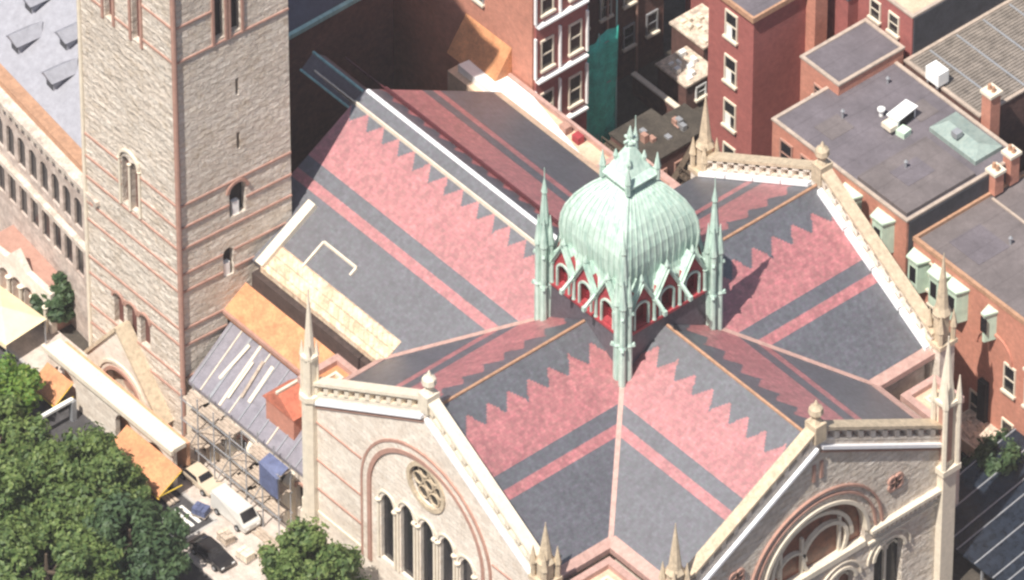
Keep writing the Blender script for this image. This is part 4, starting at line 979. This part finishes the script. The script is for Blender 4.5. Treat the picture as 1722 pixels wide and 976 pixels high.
# ------------------------------------------------------------------ vehicles and street things
def car(x, y, rz, col, label, cat, kind='sedan', group='cars parked along the kerb'):
    t = thing({'sedan': 'parked_car', 'van': 'delivery_van', 'taxi': 'taxi'}[kind], label, cat, (x, y, GZ+.13), R(rz), group); t.scale = (.8, .8, .8)
    L = 2.25 if kind != 'van' else 2.45; hw = .88 if kind != 'van' else .98
    side = [(-L, .35), (L, .35), (L+.02, .72), (L-.25, .92), (.95, 1.0), (.35, 1.42), (-1.1, 1.44), (-1.75, 1.02), (-L, .95)] if kind != 'van' else [(-L, .35), (L, .35), (L, 1.0), (L-.35, 1.2), (L-.95, 2.05), (-L, 2.1)]
    bm = bmesh.new(); a = [bm.verts.new((p, -hw, z)) for p, z in side]; b = [bm.verts.new((p, hw, z)) for p, z in side]; n = len(side)
    bm.faces.new(a); bm.faces.new(b[::-1])
    for i in range(n): bm.faces.new((a[i], b[i], b[(i+1) % n], a[(i+1) % n]))
    for v in a+b:
        if v.co.z > 1.25: v.co.y *= .82
    bmesh.ops.recalc_face_normals(bm, faces=bm.faces); bmesh.ops.bevel(bm, geom=bm.edges[:], offset=.07, segments=2, affect='EDGES')
    me = bpy.data.meshes.new('body'); bm.to_mesh(me); bm.free(); me.materials.append(col); o = bpy.data.objects.new('body', me); C.objects.link(o); o.parent = t
    gl_ = MB()
    if kind != 'van':
        gl_.add([(.92, -.72, 1.03), (.92, .72, 1.03), (.42, .62, 1.40), (.42, -.62, 1.40)], [(0, 1, 2, 3)]); gl_.add([(-1.74, -.72, 1.06), (-1.74, .72, 1.06), (-1.18, .62, 1.42), (-1.18, -.62, 1.42)], [(0, 1, 2, 3)])
        for s_ in (-1, 1): gl_.add([(.7, s_*.885, 1.02), (-1.5, s_*.885, 1.02), (-1.05, s_*.76, 1.38), (.3, s_*.76, 1.38)], [(0, 1, 2, 3)])
    else:
        gl_.add([(L-.33, -.8, 1.24), (L-.33, .8, 1.24), (L-.93, .75, 2.0), (L-.93, -.75, 2.0)], [(0, 1, 2, 3)])
    bpy.data.objects[gl_.build('windows', M['glass'], t).name].location = (.0, 0, .03)
    for px, py in ((1.4, -hw), (1.4, hw), (-1.4, -hw), (-1.4, hw)):
        w_ = MB(); w_.frust((px, py-.1, .33), (px, py+.1, .33), .33, .33, 14); wo = w_.build('wheel', M['tyre'], t)
        w_ = MB(); w_.frust((px, py-.115, .33), (px, py+.115, .33), .18, .18, 10); w_.build('rim', M['metal'], wo)
    for s_ in (-1, 1): h_ = MB(); h_.box(L-.02, L+.04, s_*.6-.16, s_*.6+.16, .62, .76); h_.build('headlight', M['white'], t)
    if kind == 'taxi': h_ = MB(); h_.box(-.5, -.2, -.3, .3, 1.42, 1.6); h_.build('roof_light', M['white'], t)
cw = carpaint('white_paint_car', (.62, .60, .56)); cy = carpaint('yellow_paint_car', (.62, .50, .20)); cb_ = carpaint('blue_paint_car', (.03, .05, .22)); ck = carpaint('black_paint_car', (.015, .015, .018)); cg = carpaint('grey_paint_car', (.30, .32, .36)); cbg = carpaint('beige_paint_car', (.6, .5, .38))
car(-18.0, -21.3, 0, cw, 'white van parked in front of the scaffolded aisle wall', 'van', 'van')
car(-22.4, -20.9, 0, cbg, 'cream car near the foot of the tower, beyond the white van', 'car')
car(-15.9, -25.2, 0, ck, 'black car on the pale forecourt between the trees', 'car')

# ------------------------------------------------------------------ building works against the aisle
M['plank'] = plain('weathered_planks', (.42, .34, .27), .85, .35, 3)
M['tarp'] = plain('blue_tarpaulin', (.10, .12, .22), .6, .3, 2)
M['pallet'] = plain('grey_pallet_wood', (.33, .28, .24), .9, .3, 4)
sc_ = thing('scaffold', 'scaffold of grey poles and plank decks along the stone aisle wall', 'scaffold', (-19.6, -19.3, GZ+.13))
rs = random.Random(5)
for i in range(7):
    x = -5.4+i*1.8
    for y in (0, -1.1):
        m = MB(); m.stack(x, y, [(.05, 0), (.05, 6.6+rs.uniform(-.5, .8))], 6); m.build('standard', M['metal'], sc_)
for z in (2.2, 4.2, 6.2):
    for y in (0, -1.1): m = MB(); m.bar((-5.6, y, z-.1), (5.6, y, z-.1), .07); m.build('ledger', M['metal'], sc_)
    for i in range(6):
        if rs.random() < .2: continue
        x = -5.4+i*1.8
        m = MB()
        for k in range(4): m.box(x+rs.uniform(-.25, .1), x+1.75+rs.uniform(-.1, .25), -1.05+k*.27, -.82+k*.27, z, z+.05)
        m.build('deck', M['plank'], sc_)
for i in (0, 2, 4): m = MB(); x = -5.4+i*1.8; m.bar((x, -1.2, .2), (x+1.8, -1.2, 4.1), .06); m.bar((x+1.8, -1.22, 4.1), (x+3.6, -1.22, 6.1), .06); m.build('brace', M['metal'], sc_)
m = MB(); m.add([(3.4, -1.2, 6.3), (5.5, -1.25, 6.1), (5.6, -1.3, 4.2), (4.6, -1.2, 3.9), (3.5, -1.28, 4.3)], [(0, 1, 2, 3, 4)]); m.add([(3.4, -1.24, 6.3), (5.5, -1.29, 6.1), (5.5, -.2, 6.6), (3.4, -.2, 6.6)], [(0, 1, 2, 3)]); m.build('tarpaulin', M['tarp'], sc_)
bs = [(-23.2, -23.6, 'stack of grey planks beside the long orange awning', 'plank'), (-20.2, -19.9, 'loose planks under the scaffold behind the white van', 'plank'),
      (-14.9, -21.0, 'short stack of planks by the foot of the slim turret', 'plank')]
for x, y, lab, mm in bs:
    t = thing('plank_stack', lab, 'planks', (x, y, GZ+.13), R(rs.uniform(-15, 15)), 'timber for the building works')
    for k in range(6):
        m = MB(); m.M = Matrix.Rotation(R(rs.uniform(-7, 7)), 4, 'Z'); m.box(-1.3+rs.uniform(-.3, .3), 1.3, -.4+.13*(k % 3)*2, -.2+.13*(k % 3)*2, .07*(k//2), .06+.07*(k//2)); m.build('plank', M[mm], t)
for i, (x, y, c, lab) in enumerate(((-16.6, -23.3, 'rubble', 'wooden pallet of pale stone blocks in front of the white van'), (-13.4, -22.3, 'rubble', 'wooden pallet of pale stone blocks against the small treetop'),
        (-19.9, -22.9, 'tarp', 'pallet under a dark blue sheet beside the trees at the kerb'), (-14.3, -23.4, 'trim', 'pallet of cream sacks between the black car and the small tree'), (-25.4, -20.3, 'rubble', 'pallet of pale stone at the foot of the tower corner'))):
    t = thing('loaded_pallet', lab, 'pallet', (x, y, GZ+.13), R(rs.uniform(-25, 25)), 'pallets of building material')
    m = MB()
    for k in range(5): m.box(-.6, .6, -.5+k*.22, -.38+k*.22, .1, .14)
    for k in (-.5, 0, .4): m.box(k, k+.1, -.5, .5, 0, .1)
    m.build('pallet', M['pallet'], t)
    m = MB()
    for a in range(3):
        for b in range(2):
            for z in range(2): m.box(-.55+a*.37, -.21+a*.37, -.45+b*.44, -.05+b*.44, .15+z*.3, .42+z*.3+rs.uniform(-.04, .02))
    m.build('load', M[c], t)
# long planks lying up the aisle roof
for i, (x, w_, c) in enumerate(((-24.2, .28, 'trim'), (-21.7, .22, 'plank'), (-20.9, .3, 'trim'), (-22.6, .16, 'trim'))):
    k = .857; y0, y1 = -18.3+rs.uniform(0, .8), -14.7-rs.uniform(0, 1.0)
    m = MB(); z = lambda y: 12.0+(y+14.4)*k+.2; x1 = x+rs.uniform(-.5, .5)
    m.bar((x, y0, z(y0)), (x1, y1, z(y1)), w_, .08); m.build('roof_board', M[c], church)
# small roof things on the right
def pipe(x, y, z, h, label):
    t = thing('vent_pipe', label, 'vent pipe', (x, y, z)); m = MB(); m.stack(0, 0, [(.09, 0), (.09, h)], 8); m.build('pipe', M['metal'], t); m = MB(); m.stack(0, 0, [(.17, h), (.02, h+.2)], 8); m.build('cap', M['metal'], t)
pipe(-8.2, 27.6, 19.06, .7, 'grey vent pipe on the broad grey roof near its front left corner')
pipe(-8.9, 32.6, 19.06, .5, 'short grey vent pipe on the broad grey roof below the small brick house')
pipe(-1.0, 27.2, 19.4, .6, 'grey vent pipe on the raised corner of the broad grey roof')
pipe(8.0, 29.2, 17.06, .6, 'grey vent pipe on the long terrace roof above the green bays')
pipe(11.4, 33.0, 17.06, .8, 'taller grey vent pipe on the long terrace roof at the right edge')
for T, par, q in ((TD, rD, (-8.8, -6.9, 25.4, 27.6)), (TD, rD, (-6.0, -4.2, 31.6, 33.4)), (TD, rD, (-1.4, .6, 26.0, 28.6)), (TE, rE, (5.0, 8.2, 26.0, 29.0)), (TE, rE, (9.5, 11.2, 29.5, 33.5)), (TE, rE, (6.0, 7.4, 33.5, 36.4))):
    z = 19.42 if q[0] == -1.4 else (19.08 if par is rD else 17.08)
    m = MB(); m.M = T; m.box(*q, z-.01, z+.012); m.build('felt_patch', M['tar2'] if par is rD and z < 19.2 else M['tar'], par)
for T, par, y in ((TE, rE, 31.4), (TE, rE, 37.2)):
    m = MB(); m.M = T; m.box(3.6, 16, y, y+.18, 17.06, 17.16); m.build('roof_ridge_strip', M['trimgrey'], par)

# dark yard behind the lantern finial: low brick back buildings with balconies and stairs
for i, (x, y, w_, d_, h_, lab) in enumerate(((-25.6, 24.6, 4.4, 4.0, 4.6, 'dark brick back building with frame balconies, directly behind the lantern finial'),
        (-21.0, 28.0, 3.6, 4.4, 3.2, 'low dark back building between the netting and the tall red house'), (-27.0, 29.0, 3.0, 3.0, 2.4, 'small dark shed beside the pale topped garden wall'))):
    t = thing('back_building', lab, 'outbuilding', (x, y, GZ), 0, 'dark back buildings in the yard')
    m = MB(); m.box(-w_/2, w_/2, -d_/2, d_/2, 0, h_); wq = m.build('wall', M['brickdark'], t)
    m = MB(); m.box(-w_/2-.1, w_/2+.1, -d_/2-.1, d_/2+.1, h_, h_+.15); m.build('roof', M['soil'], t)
    for k in range(2 if h_ > 3 else 1):
        win(t, frame(w_/2, (-.9+1.8*k), 0), 0, h_*.45, .8, 1.2, 'brownstone', 'glass')
        win(t, frame((-.9+1.8*k), -d_/2, -90), 0, h_*.45, .8, 1.2, 'brownstone', 'glass')
    if h_ > 3:
        for z in (1.6, h_-.6):
            m = MB(); m.box(-w_/2, w_/2, -d_/2-.9, -d_/2, z, z+.1)
            for k in range(9): m.bar((-w_/2+k*w_/8, -d_/2-.85, z+.1), (-w_/2+k*w_/8, -d_/2-.85, z+.9), .05)
            m.bar((-w_/2, -d_/2-.85, z+.9), (w_/2, -d_/2-.85, z+.9), .07); m.build('balcony', M['bark'], t)
        m = MB(); m.bar((w_/2+.4, -d_/2, 0), (w_/2+.4, d_/2, h_), .5, .1); m.build('outside_stair', M['metal'] if i else M['bark'], t)
    for k in range(4): m = MB(); a, b_ = rs.uniform(-w_/2+.3, w_/2-.8), rs.uniform(-d_/2+.3, d_/2-.8); m.box(a, a+.5, b_, b_+.4, h_+.15, h_+rs.uniform(.3, .9)); m.build('roof_clutter', M['brownstone' if k % 2 else 'metal'], t)

# ------------------------------------------------------------------ the warm summer air between the camera and the city
hz = MB(); hz.box(-3050, 3050, -3050, 3050, GZ-1, 570)
hm = bpy.data.materials.new('haze'); hm.use_nodes = True; ht = hm.node_tree; ht.nodes.remove(ht.nodes['Principled BSDF'])
pv = ht.nodes.new('ShaderNodeVolumePrincipled'); pv.inputs['Color'].default_value = (.93, .90, .92, 1); pv.inputs['Density'].default_value = .00006
ht.links.new(pv.outputs[0], ht.nodes['Material Output'].inputs['Volume'])
ho_ = hz.build('haze', hm); ho_['kind'] = 'stuff'
